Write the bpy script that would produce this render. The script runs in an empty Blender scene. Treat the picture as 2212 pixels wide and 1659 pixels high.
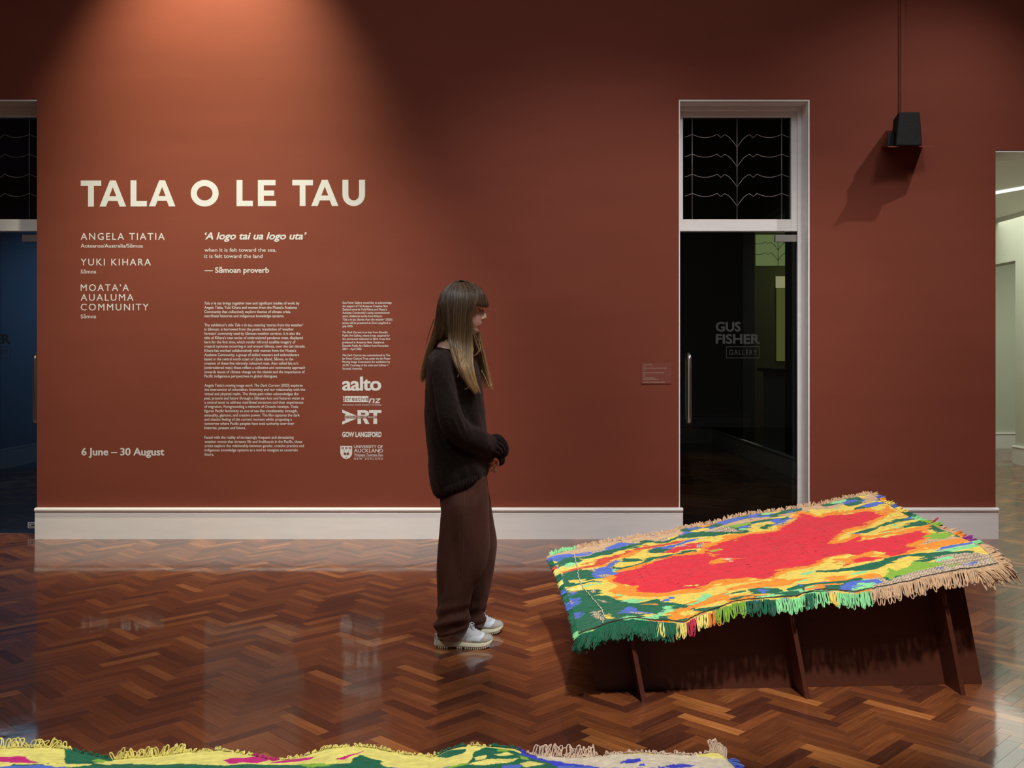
import bpy, math, random
import numpy as np
from mathutils import Vector, Matrix, noise
random.seed(7)
S = bpy.context.scene
COL = S.collection
PI = math.pi
# ------------------------------------------------------------------ camera
F, CX, CY, H, YC = 2150.0, 1106.0, 775.0, 1.28, -7.09     # focal length in px, principal column, horizon row, eye height, camera y
cam = bpy.data.cameras.new('camera')
cam.sensor_width = 36; cam.lens = F / 2212 * 36
cam.shift_y = -(829.5 - CY) / 2212
cam.clip_start = 0.05
camo = bpy.data.objects.new('camera', cam); COL.objects.link(camo)
camo.location = (0, YC, H); camo.rotation_euler = (PI / 2, 0, 0)
S.camera = camo
S.view_settings.view_transform = 'Standard'
S.view_settings.look = 'None'
S.view_settings.gamma = 1
S.view_settings.use_curve_mapping = False
S.view_settings.exposure = 0.0
# ------------------------------------------------------------------ world and lamps
W = bpy.data.worlds.new('world'); S.world = W; W.use_nodes = True
W.node_tree.nodes['Background'].inputs[0].default_value = (0.9, 0.95, 1, 1)
W.node_tree.nodes['Background'].inputs[1].default_value = 0.02
def spot(name, loc, target, power, color, deg, blend=0.5, r=0.05):
    l = bpy.data.lights.new(name, 'SPOT'); l.energy = power; l.color = color
    l.spot_size = math.radians(deg); l.spot_blend = blend; l.shadow_soft_size = r
    o = bpy.data.objects.new(name, l); COL.objects.link(o); o.location = loc
    o.rotation_euler = (Vector(target) - Vector(loc)).to_track_quat('-Z', 'Y').to_euler()
    return o
def area(name, loc, target, power, color, sx, sy):
    l = bpy.data.lights.new(name, 'AREA'); l.shape = 'RECTANGLE'; l.size = sx; l.size_y = sy
    l.energy = power; l.color = color
    o = bpy.data.objects.new(name, l); COL.objects.link(o); o.location = loc
    o.rotation_euler = (Vector(target) - Vector(loc)).to_track_quat('-Z', 'Y').to_euler()
    return o
spot('warm_wall_spotlight', (-2.12, -1.05, 5.3), (-2.12, 0, 2.9), 680, (1.0, 0.93, 0.64), 62, 0.95, 0.06)
spot('left_wall_spotlight', (-2.1, -3.6, 4.9), (-2.0, 0, 0.7), 560, (1.0, 0.95, 0.85), 52, 0.9, 0.15)
spot('centre_wall_spotlight', (0.9, -3.6, 4.9), (0.6, 0, 0.7), 400, (1.0, 0.92, 0.87), 58, 0.9, 0.15)
spot('right_wall_spotlight', (3.8, -1.7, 5.0), (2.3, 0, 1.0), 190, (1.0, 0.91, 0.86), 66, 0.9, 0.03)
spot('far_right_wall_spotlight', (2.6, -3.8, 4.9), (2.8, 0, 0.4), 380, (1.0, 0.92, 0.88), 46, 0.9, 0.3)
spot('mat_spotlight', (0.6, -6.3, 4.95), (1.05, -2.9, 0.4), 1150, (1.0, 0.97, 0.92), 25, 0.5, 0.12)
spot('near_mat_spotlight', (-0.5, -7.0, 4.95), (-0.4, -5.2, 0.4), 620, (1.0, 0.97, 0.92), 34, 0.5, 0.06)
spot('figure_spotlight', (1.2, -4.3, 4.95), (-0.2, -2.6, 1.4), 480, (0.84, 0.94, 1.0), 26, 0.9, 0.28)
spot('figure_key_spotlight', (-1.9, -6.4, 4.95), (-0.22, -2.6, 0.9), 210, (1.0, 0.93, 0.84), 24, 0.9, 0.2)
area('ambient_fill_light', (0.0, -4.5, 5.2), (0.0, -4.5, 0), 110, (0.95, 0.97, 1.0), 6, 5)  # unseen soft fill added overhead for ambient light, no actual fixture
area('next_gallery_light', (5.0, 3.0, 3.0), (5.0, 3.0, 0), 80, (0.97, 1.0, 0.86), 2.4, 5)
area('alcove_fill_light', (7.6, 5.2, 2.95), (7.6, 5.2, 0), 30, (0.95, 1.0, 0.8), 1.5, 2)  # unseen fill added to brighten the alcove wall
area('video_glow', (-5.0, 3.2, 2.8), (-4.6, 3.6, 0), 12, (0.45, 0.70, 1.0), 1.5, 1.5)
area('reception_light', (4.3, 6.2, 2.9), (3.9, 6.6, 1), 5, (0.85, 1.0, 0.55), 0.6, 0.6)
area('lobby_light', (1.6, 4.6, 3.2), (1.9, 4.0, 0), 2.0, (0.9, 1.0, 0.85), 1.5, 2)

# ------------------------------------------------------------------ helpers
def Pt(px, py, d):
    return Vector(((px - CX) * d / F, d + YC, H - (py - CY) * d / F))
def srgb(r, g, b):
    f = lambda c: ((c / 255 + 0.055) / 1.055) ** 2.4 if c > 10 else c / 255 / 12.92
    return (f(r), f(g), f(b))
class MB:
    def __init__(s): s.v = []; s.f = []; s.c = []; s.m = []
    def add(s, vs, fs, col=None):
        n = len(s.v); s.v += [tuple(v) for v in vs]; s.f += [tuple(i + n for i in f) for f in fs]
        if col is not None: s.c += [col] * len(vs)
        return s
    def box(s, x0, x1, y0, y1, z0, z1, col=None):
        v = [(x0,y0,z0),(x1,y0,z0),(x1,y1,z0),(x0,y1,z0),(x0,y0,z1),(x1,y0,z1),(x1,y1,z1),(x0,y1,z1)]
        return s.add(v, [(3,2,1,0),(4,5,6,7),(0,1,5,4),(1,2,6,5),(2,3,7,6),(3,0,4,7)], col)
    def hexa(s, b, t, col=None):           # bottom quad, top quad (same order, ccw from above)
        return s.add(list(b) + list(t), [(3,2,1,0),(4,5,6,7),(0,1,5,4),(1,2,6,5),(2,3,7,6),(3,0,4,7)], col)
    def rings(s, R, caps=True, closed=False, cols=None):
        n = len(R[0]); base = len(s.v)
        for i, r in enumerate(R):
            s.v += [tuple(p) for p in r]
            if cols is not None: s.c += [cols[i]] * n
        m = len(R)
        for i in range(m if closed else m - 1):
            a = base + i * n; b = base + ((i + 1) % m) * n
            for k in range(n):
                k2 = (k + 1) % n
                s.f.append((a + k, a + k2, b + k2, b + k))
        if caps and not closed:
            s.f.append(tuple(base + k for k in range(n))[::-1]); s.f.append(tuple(base + (m - 1) * n + k for k in range(n)))
        return s
    def tube(s, pts, r, n=8, closed=False, col=None, cols=None, caps=True):
        pts = [Vector(p) for p in pts]; m = len(pts); R = []
        rr = r if isinstance(r, (list, tuple)) else [r] * m
        prev = None
        for i, p in enumerate(pts):
            a = pts[(i - 1) % m] if (closed or i > 0) else p
            b = pts[(i + 1) % m] if (closed or i < m - 1) else p
            t = (b - a)
            t = t.normalized() if t.length > 1e-9 else Vector((0, 0, 1))
            if prev is None:
                up = Vector((0, 0, 1)) if abs(t.z) < 0.9 else Vector((1, 0, 0))
                u = t.cross(up).normalized()
            else:
                u = (prev - t * prev.dot(t)).normalized()
            prev = u; w = t.cross(u)
            R.append([p + (u * math.cos(2*PI*k/n) + w * math.sin(2*PI*k/n)) * rr[i] for k in range(n)])
        return s.rings(R, caps=caps and not closed, closed=closed, cols=cols if cols else ([col]*m if col else None))
    def mesh(s, name, smooth=False):
        me = bpy.data.meshes.new(name); me.from_pydata(s.v, [], s.f)
        if s.c and len(s.c) == len(s.v):
            ca = me.color_attributes.new('Col', 'FLOAT_COLOR', 'POINT')
            arr = np.ones((len(s.v), 4), dtype=np.float32); arr[:, :3] = np.array(s.c, dtype=np.float32)
            ca.data.foreach_set('color', arr.ravel())
        if smooth: me.polygons.foreach_set('use_smooth', [True] * len(me.polygons))
        me.update()
        return me
def link(name, me, mat=None, parent=None):
    o = bpy.data.objects.new(name, me); COL.objects.link(o)
    if mat is not None and me is not None:
        me.materials.clear(); me.materials.append(mat)
    if parent is not None: o.parent = parent
    return o
def obj(name, mb, mat, parent=None, smooth=False):
    return link(name, mb.mesh(name, smooth), mat, parent)
def empty(name, loc=(0, 0, 0)):
    o = bpy.data.objects.new(name, None); COL.objects.link(o); o.location = loc; o.empty_display_size = 0.1
    return o
def tag(o, label=None, cat=None, group=None, kind=None):
    if label: o['label'] = label
    if cat: o['category'] = cat
    if group: o['group'] = group
    if kind: o['kind'] = kind
    return o
def rebase(root):
    """children were built in world coordinates: keep them in place although the root sits elsewhere"""
    for ch in list(bpy.data.objects):
        if ch.parent == root:
            ch.location = Vector(ch.location) - root.location
def bevel(o, w=0.003, seg=2):
    m = o.modifiers.new('bevel', 'BEVEL'); m.width = w; m.segments = seg; m.limit_method = 'ANGLE'; m.angle_limit = math.radians(40)
    return o
def remesh(mb, vox, smooth_it=6, name='m', fac=0.6):
    me = mb.mesh('tmp'); o = bpy.data.objects.new('tmp', me); COL.objects.link(o)
    r = o.modifiers.new('r', 'REMESH'); r.mode = 'VOXEL'; r.voxel_size = vox
    if smooth_it:
        sm = o.modifiers.new('s', 'SMOOTH'); sm.factor = fac; sm.iterations = smooth_it
    dg = bpy.context.evaluated_depsgraph_get(); dg.update()
    out = bpy.data.meshes.new_from_object(o.evaluated_get(dg)); out.name = name
    bpy.data.objects.remove(o); bpy.data.meshes.remove(me)
    out.polygons.foreach_set('use_smooth', [True] * len(out.polygons))
    return out
def getv(me):
    a = np.empty(len(me.vertices) * 3, dtype=np.float64); me.vertices.foreach_get('co', a); return a.reshape(-1, 3)
def setv(me, a):
    me.vertices.foreach_set('co', a.ravel()); me.update()
def getn(me):
    a = np.empty(len(me.vertices) * 3, dtype=np.float32); me.vertices.foreach_get('normal', a); return a.reshape(-1, 3).astype(float)
def setcol(me, arr):
    ca = me.color_attributes.new('Col', 'FLOAT_COLOR', 'POINT')
    a = np.ones((len(me.vertices), 4), dtype=np.float32); a[:, :3] = arr
    ca.data.foreach_set('color', a.ravel())
_rng = np.random.RandomState(3)
_G = _rng.rand(64, 64, 64)
def vnoise(x, y, z=0.0):
    """vectorised value noise, 0..1"""
    x = np.asarray(x, float); y = np.asarray(y, float); z = np.zeros_like(x) + z
    xi, yi, zi = np.floor(x).astype(int), np.floor(y).astype(int), np.floor(z).astype(int)
    fx, fy, fz = x - xi, y - yi, z - zi
    fx, fy, fz = fx*fx*(3-2*fx), fy*fy*(3-2*fy), fz*fz*(3-2*fz)
    g = lambda a, b, c: _G[a & 63, b & 63, c & 63]
    def l(a, b, t): return a + (b - a) * t
    return l(l(l(g(xi,yi,zi), g(xi+1,yi,zi), fx), l(g(xi,yi+1,zi), g(xi+1,yi+1,zi), fx), fy),
             l(l(g(xi,yi,zi+1), g(xi+1,yi,zi+1), fx), l(g(xi,yi+1,zi+1), g(xi+1,yi+1,zi+1), fx), fy), fz)

# ------------------------------------------------------------------ materials
def mat(name, col=(0.5, 0.5, 0.5), rough=0.5, metal=0.0, spec=0.5, bump=None, attr=False, var=0.0, vscale=8.0, coat=0, sheen=0, stretch=(1, 1, 1), coords='Object'):
    m = bpy.data.materials.new(name); m.use_nodes = True; nt = m.node_tree; b = nt.nodes['Principled BSDF']
    b.inputs['Base Color'].default_value = (*col, 1); b.inputs['Roughness'].default_value = rough
    b.inputs['Metallic'].default_value = metal; b.inputs['Specular IOR Level'].default_value = spec
    if coat: b.inputs['Coat Weight'].default_value = coat; b.inputs['Coat Roughness'].default_value = 0.1
    if sheen:
        b.inputs['Sheen Weight'].default_value = sheen; b.inputs['Sheen Roughness'].default_value = 0.5
    src = None
    if attr:
        a = nt.nodes.new('ShaderNodeAttribute'); a.attribute_name = 'Col'; src = a.outputs['Color']
    tc = nt.nodes.new('ShaderNodeTexCoord'); mp = nt.nodes.new('ShaderNodeMapping'); mp.inputs['Scale'].default_value = stretch
    nt.links.new(tc.outputs[coords], mp.inputs[0])
    if var:
        n = nt.nodes.new('ShaderNodeTexNoise'); n.inputs['Scale'].default_value = vscale; n.inputs['Detail'].default_value = 5
        nt.links.new(mp.outputs[0], n.inputs['Vector'])
        mr = nt.nodes.new('ShaderNodeMapRange'); mr.inputs[1].default_value = 0.3; mr.inputs[2].default_value = 0.7
        mr.inputs[3].default_value = 1 - var; mr.inputs[4].default_value = 1 + var
        nt.links.new(n.outputs['Fac'], mr.inputs[0])
        hs = nt.nodes.new('ShaderNodeHueSaturation'); nt.links.new(mr.outputs[0], hs.inputs['Value'])
        if src is not None: nt.links.new(src, hs.inputs['Color'])
        else: hs.inputs['Color'].default_value = (*col, 1)
        src = hs.outputs[0]
    if src is not None: nt.links.new(src, b.inputs['Base Color'])
    if bump:
        n2 = nt.nodes.new('ShaderNodeTexNoise'); n2.inputs['Scale'].default_value = bump[0]; n2.inputs['Detail'].default_value = 3
        nt.links.new(mp.outputs[0], n2.inputs['Vector'])
        bp = nt.nodes.new('ShaderNodeBump'); bp.inputs['Strength'].default_value = bump[1]; bp.inputs['Distance'].default_value = bump[2]
        nt.links.new(n2.outputs['Fac'], bp.inputs['Height']); nt.links.new(bp.outputs[0], b.inputs['Normal'])
    return m
def emis(name, col, st):
    m = bpy.data.materials.new(name); m.use_nodes = True; nt = m.node_tree
    for n in list(nt.nodes): nt.nodes.remove(n)
    o = nt.nodes.new('ShaderNodeOutputMaterial'); e = nt.nodes.new('ShaderNodeEmission')
    e.inputs[0].default_value = (*col, 1); e.inputs[1].default_value = st
    nt.links.new(e.outputs[0], o.inputs[0]); return m
def glass(name, tint=(0.8, 0.85, 0.85), ior=1.45, rough=0.0):
    m = bpy.data.materials.new(name); m.use_nodes = True; nt = m.node_tree
    for n in list(nt.nodes): nt.nodes.remove(n)
    o = nt.nodes.new('ShaderNodeOutputMaterial'); t = nt.nodes.new('ShaderNodeBsdfTransparent'); g = nt.nodes.new('ShaderNodeBsdfGlossy')
    fr = nt.nodes.new('ShaderNodeFresnel'); fr.inputs[0].default_value = ior; g.inputs['Roughness'].default_value = rough
    t.inputs[0].default_value = (*tint, 1); mx = nt.nodes.new('ShaderNodeMixShader')
    nt.links.new(fr.outputs[0], mx.inputs[0]); nt.links.new(t.outputs[0], mx.inputs[1]); nt.links.new(g.outputs[0], mx.inputs[2])
    nt.links.new(mx.outputs[0], o.inputs[0]); return m
M_wall = mat('terracotta_paint', (0.215, 0.055, 0.033), 0.7, spec=0.15, var=0.05, vscale=3, stretch=(0.35, 1, 1.6), bump=(60, 0.12, 0.002))
M_white = mat('white_gloss_paint', (0.90, 0.90, 0.89), 0.35, spec=0.5, var=0.03, vscale=12, stretch=(0.3, 1, 2), bump=(30, 0.06, 0.002))
M_ceil = mat('ceiling_paint', (0.55, 0.53, 0.5), 0.8, bump=(40, 0.1, 0.002))
M_cream = mat('cream_wall_paint', (0.62, 0.64, 0.54), 0.7, var=0.02, vscale=3, bump=(40, 0.1, 0.002))
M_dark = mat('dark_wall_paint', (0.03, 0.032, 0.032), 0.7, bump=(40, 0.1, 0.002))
M_blue = mat('blue_lit_wall_colour', (0.16, 0.24, 0.34), 0.75, bump=(40, 0.1, 0.002))  # blue light of the video work is mixed into this wall colour
M_vinyl = mat('white_vinyl', (0.70, 0.71, 0.69), 0.45, spec=0.4, bump=(200, 0.05, 0.0005))
M_cut = mat('cut_out_terracotta', (0.215, 0.057, 0.034), 0.62, bump=(60, 0.1, 0.001))
M_grey_vinyl = mat('frosted_vinyl', (0.03, 0.03, 0.032), 0.5, bump=(200, 0.05, 0.0005))
M_black_vinyl = mat('black_vinyl', (0.006, 0.007, 0.009), 0.5, bump=(200, 0.05, 0.0005))
M_steel = mat('brushed_steel', (0.62, 0.6, 0.57), 0.22, metal=1.0, bump=(90, 0.1, 0.0005), stretch=(1, 1, 0.05))
M_plate = mat('satin_steel', (0.42, 0.41, 0.38), 0.4, metal=0.7, bump=(90, 0.1, 0.0005))
M_lead = mat('lead_came', (0.28, 0.25, 0.23), 0.5, metal=0.5, bump=(200, 0.2, 0.0005))
M_black = mat('black_wrap', (0.008, 0.0085, 0.009), 0.75, spec=0.25, var=0.2, vscale=20, bump=(50, 0.5, 0.004))
M_ply = mat('brown_stained_ply', (0.095, 0.026, 0.014), 0.5, spec=0.35, var=0.12, vscale=14, stretch=(0.2, 1, 2), bump=(60, 0.1, 0.001))
M_glass = glass('clear_glass')
M_glass_dark = glass('dark_glass', (0.55, 0.6, 0.6))
M_sub = mat('dark_subfloor', (0.012, 0.006, 0.004), 0.6, bump=(60, 0.1, 0.001))
M_yarn = mat('wool_yarn', (0.5, 0.5, 0.5), 0.85, spec=0.15, attr=True, sheen=0.3, var=0.1, vscale=60, bump=(900, 0.6, 0.001))

def parquet_material():
    m = bpy.data.materials.new('varnished_parquet'); m.use_nodes = True; nt = m.node_tree; b = nt.nodes['Principled BSDF']
    a = nt.nodes.new('ShaderNodeAttribute'); a.attribute_name = 'Col'
    uv = nt.nodes.new('ShaderNodeUVMap'); uv.uv_map = 'UVMap'
    mp = nt.nodes.new('ShaderNodeMapping'); mp.inputs['Scale'].default_value = (6, 90, 1)
    nt.links.new(uv.outputs[0], mp.inputs[0])
    n = nt.nodes.new('ShaderNodeTexNoise'); n.inputs['Scale'].default_value = 1.0; n.inputs['Detail'].default_value = 6; n.inputs['Distortion'].default_value = 0.6
    nt.links.new(mp.outputs[0], n.inputs['Vector'])
    mr = nt.nodes.new('ShaderNodeMapRange'); mr.inputs[1].default_value = 0.3; mr.inputs[2].default_value = 0.7; mr.inputs[3].default_value = 0.68; mr.inputs[4].default_value = 1.3
    nt.links.new(n.outputs['Fac'], mr.inputs[0])
    hs = nt.nodes.new('ShaderNodeHueSaturation'); nt.links.new(a.outputs['Color'], hs.inputs['Color']); nt.links.new(mr.outputs[0], hs.inputs['Value'])
    nt.links.new(hs.outputs[0], b.inputs['Base Color'])
    b.inputs['Roughness'].default_value = 0.42; b.inputs['Specular IOR Level'].default_value = 0.3
    b.inputs['Coat Weight'].default_value = 0.85; b.inputs['Coat IOR'].default_value = 1.5
    tc = nt.nodes.new('ShaderNodeTexCoord')
    n3 = nt.nodes.new('ShaderNodeTexNoise'); n3.inputs['Scale'].default_value = 3.0; n3.inputs['Detail'].default_value = 3
    geo = nt.nodes.new('ShaderNodeNewGeometry'); nt.links.new(geo.outputs['Position'], n3.inputs['Vector'])
    mr2 = nt.nodes.new('ShaderNodeMapRange'); mr2.inputs[1].default_value = 0.3; mr2.inputs[2].default_value = 0.7; mr2.inputs[3].default_value = 0.045; mr2.inputs[4].default_value = 0.10
    nt.links.new(n3.outputs['Fac'], mr2.inputs[0]); nt.links.new(mr2.outputs[0], b.inputs['Coat Roughness'])
    n4 = nt.nodes.new('ShaderNodeTexNoise'); n4.inputs['Scale'].default_value = 9.0; n4.inputs['Detail'].default_value = 2
    nt.links.new(geo.outputs['Position'], n4.inputs['Vector'])
    bp = nt.nodes.new('ShaderNodeBump'); bp.inputs['Strength'].default_value = 0.10; bp.inputs['Distance'].default_value = 0.004
    nt.links.new(n4.outputs['Fac'], bp.inputs['Height']); nt.links.new(bp.outputs[0], b.inputs['Coat Normal'])
    bp2 = nt.nodes.new('ShaderNodeBump'); bp2.inputs['Strength'].default_value = 0.15; bp2.inputs['Distance'].default_value = 0.001
    nt.links.new(n.outputs['Fac'], bp2.inputs['Height']); nt.links.new(bp2.outputs[0], b.inputs['Normal'])
    return m
M_floor = parquet_material()

# ------------------------------------------------------------------ room shell
ZC = 5.4
DL0, DL1 = -4.32, -3.384          # left doorway
DR0, DR1 = 1.188, 2.122           # right doorway
OP0, OP1, OPZ = 3.445, 5.25, 2.765  # open archway at right
DTOP = 3.127
WT = 0.30
fl = MB().box(-7.5, 11, -11.5, 13.5, -0.06, -0.012)
floor = tag(obj('floor', fl, M_sub), kind='structure')
wb = MB()
for a, b_, z0 in [(-6.0, DL0, 0), (DL1, DR0, 0), (DR1, OP0, 0), (OP1, 6.3, 0), (DL0, DL1, DTOP), (DR0, DR1, DTOP), (OP0, OP1, OPZ)]:
    wb.box(a, b_, 0, WT, z0 - (0.012 if z0 == 0 else 0), ZC)
tag(obj('wall_back', wb, M_wall), kind='structure')
tag(obj('wall_left', MB().box(-6.2, -6.0, -11.3, 0.3, -0.012, ZC), M_wall), kind='structure')
tag(obj('wall_right', MB().box(6.3, 6.5, -11.3, 0.3, -0.012, ZC), M_wall), kind='structure')
tag(obj('wall_front', MB().box(-6.2, 6.5, -11.5, -11.3, -0.012, ZC), M_cream), kind='structure')
tag(obj('ceiling', MB().box(-6.2, 6.5, -11.5, 0.3, ZC, ZC + 0.1), M_ceil), kind='structure')

def baseboard(x0, x1, y=0.0, sgn=-1, n=10):
    """profile swept along x; sgn -1: faces the camera"""
    prof = [(0, -0.012), (0.028, -0.012), (0.028, 0.183), (0.024, 0.189), (0.020, 0.191), (0.024, 0.193)]
    for k in range(n + 1):
        a = -PI/2 + PI * k / n
        prof.append((0.026 + 0.013 * math.cos(a), 0.2075 + 0.0135 * math.sin(a)))
    prof += [(0.0, 0.2215)]
    mb = MB(); R = []
    for x in (x0, x1): R.append([(x, y + sgn * p, z) for p, z in prof])
    mb.rings(R, caps=True); return mb
def baseboard_y(y0, y1, x, sgn):
    m = baseboard(y0, y1, 0, 1); m.v = [(x + sgn * b, a, c) for a, b, c in m.v]; return m
bb = baseboard(-3.386, 1.213)
tag(obj('baseboard_back', bb, M_white), kind='structure')
bb2 = baseboard(2.120, 3.452)
tag(obj('baseboard_back_right', bb2, M_white), kind='structure')
tag(obj('baseboard_front', baseboard(-6.0, 4.5, -11.3, 1), M_white), kind='structure')
tag(obj('baseboard_left', baseboard_y(-11.3, 0, -6.0, 1), M_white), kind='structure')
tag(obj('baseboard_right', baseboard_y(-11.3, 0, 6.3, -1), M_white), kind='structure')

# ---- parquet
BW = 0.0505; L5 = 5
def block_mesh(horizontal, tone, uvo, dz=0.0):
    Lg = BW * L5; g = 0.00022; ch = 0.0003
    mb = MB()
    x0, x1, y0, y1 = g, Lg - g, g, BW - g
    lo = [(x0, y0, -0.011), (x1, y0, -0.011), (x1, y1, -0.011), (x0, y1, -0.011)]
    md = [(x0, y0, -ch), (x1, y0, -ch), (x1, y1, -ch), (x0, y1, -ch)]
    tp = [(x0+ch, y0+ch, 0), (x1-ch, y0+ch, 0), (x1-ch, y1-ch, 0), (x0+ch, y1-ch, 0)]
    return lo, md, tp
cells = []
for p in range(-400, 400):
    for q in range(-400, 400):
        r = (p - q) % (2 * L5)
        if r != 0 and r != 2 * L5 - 1: continue
        cx = (p + (2.5 if r == 0 else 0.5)) * BW; cy = (q + (0.5 if r == 0 else 2.5)) * BW
        X = (cx - cy) / math.sqrt(2) + 0.089; Y = (cx + cy) / math.sqrt(2) - 3.6
        d = Y - YC
        if Y > 9.4 or d < 1.0: continue
        px = CX + X * F / max(d, 0.5)
        vis = -150 < px < 2330
        if not vis and not (abs(X) < 5.2 and Y < 0.25 and -7.2 < Y): continue
        if Y > 0.2 and (X < -6 or X > 7.6 or not vis): continue
        py = CY + H * F / d
        inview = (0 < px < 2212) and py < 1662 and Y < 0
        cells.append((d if inview else 99, X, Y, r == 0, d))
cells.sort(key=lambda c: c[0])
def tone():
    t = random.random(); k = random.uniform(0.85, 1.15)
    if t < 0.16: c = (0.050, 0.0155, 0.010)
    elif t < 0.48: c = (0.085, 0.027, 0.0125)
    elif t < 0.84: c = (0.115, 0.037, 0.0150)
    elif t < 0.95: c = (0.155, 0.056, 0.020)
    else: c = (0.22, 0.085, 0.030)
    return (c[0] * k * 1.85, c[1] * k * 1.68, c[2] * k * 1.3)
s2 = 1 / math.sqrt(2)
def place(pt, X, Y, hor, tx, ty):
    Lg = BW * L5
    u, v = pt[0] - Lg / 2, pt[1] - BW / 2
    z = pt[2] + (u * tx + v * ty if pt[2] > -0.005 else 0)
    if hor: return (X + (u - v) * s2, Y + (u + v) * s2, z)
    return (X + (-u - v) * s2, Y + (u - v) * s2, z)
def block_faces():
    return [(0,1,5,4),(1,2,6,5),(2,3,7,6),(3,0,4,7),(4,5,9,8),(5,6,10,9),(6,7,11,10),(7,4,8,11),(8,9,10,11)]
def finish_uv(me, uvs):
    uvl = me.uv_layers.new(name='UVMap')
    li = np.empty(len(me.loops), dtype=np.int32); me.loops.foreach_get('vertex_index', li)
    uvl.data.foreach_set('uv', np.array(uvs, dtype=np.float32)[li].ravel())
protos = []
for hor in (True, False):
    for k in range(24):
        lo, md, tp = block_mesh(hor, None, 0)
        c = tone(); tx, ty = random.gauss(0, 0.0006), random.gauss(0, 0.0016)
        mb = MB(); pts = [place(p, 0, 0, hor, tx, ty) for p in lo + md + tp]
        mb.add(pts, block_faces(), c)
        me = mb.mesh('parquet_block'); o1, o2 = random.random() * 40, random.random() * 40
        finish_uv(me, [(p[0] + o1, p[1] + o2) for p in lo + md + tp]); me.materials.append(M_floor)
        protos.append((hor, me))
near = cells[:300]; rest = cells[300:]
for d, X, Y, hor, dd in near:
    me = random.choice([m for h_, m in protos if h_ == hor])
    o = bpy.data.objects.new('parquet_block', me); COL.objects.link(o); o.parent = floor; o.location = (X, Y, 0)
def many_blocks(name, items, parent):
    mb = MB(); uvs = []
    for d, X, Y, hor, dd in items:
        lo, md, tp = block_mesh(hor, None, 0); tx, ty = random.gauss(0, 0.0006), random.gauss(0, 0.0016)
        mb.add([place(p, X, Y, hor, tx, ty) for p in lo + md + tp], block_faces(), tone())
        o1, o2 = random.random() * 40, random.random() * 40
        uvs += [(p[0] + o1, p[1] + o2) for p in lo + md + tp]
    me = mb.mesh(name); finish_uv(me, uvs)
    return tag(link(name, me, M_floor, parent), kind='stuff')
many_blocks('parquet_blocks', rest, floor)

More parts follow.
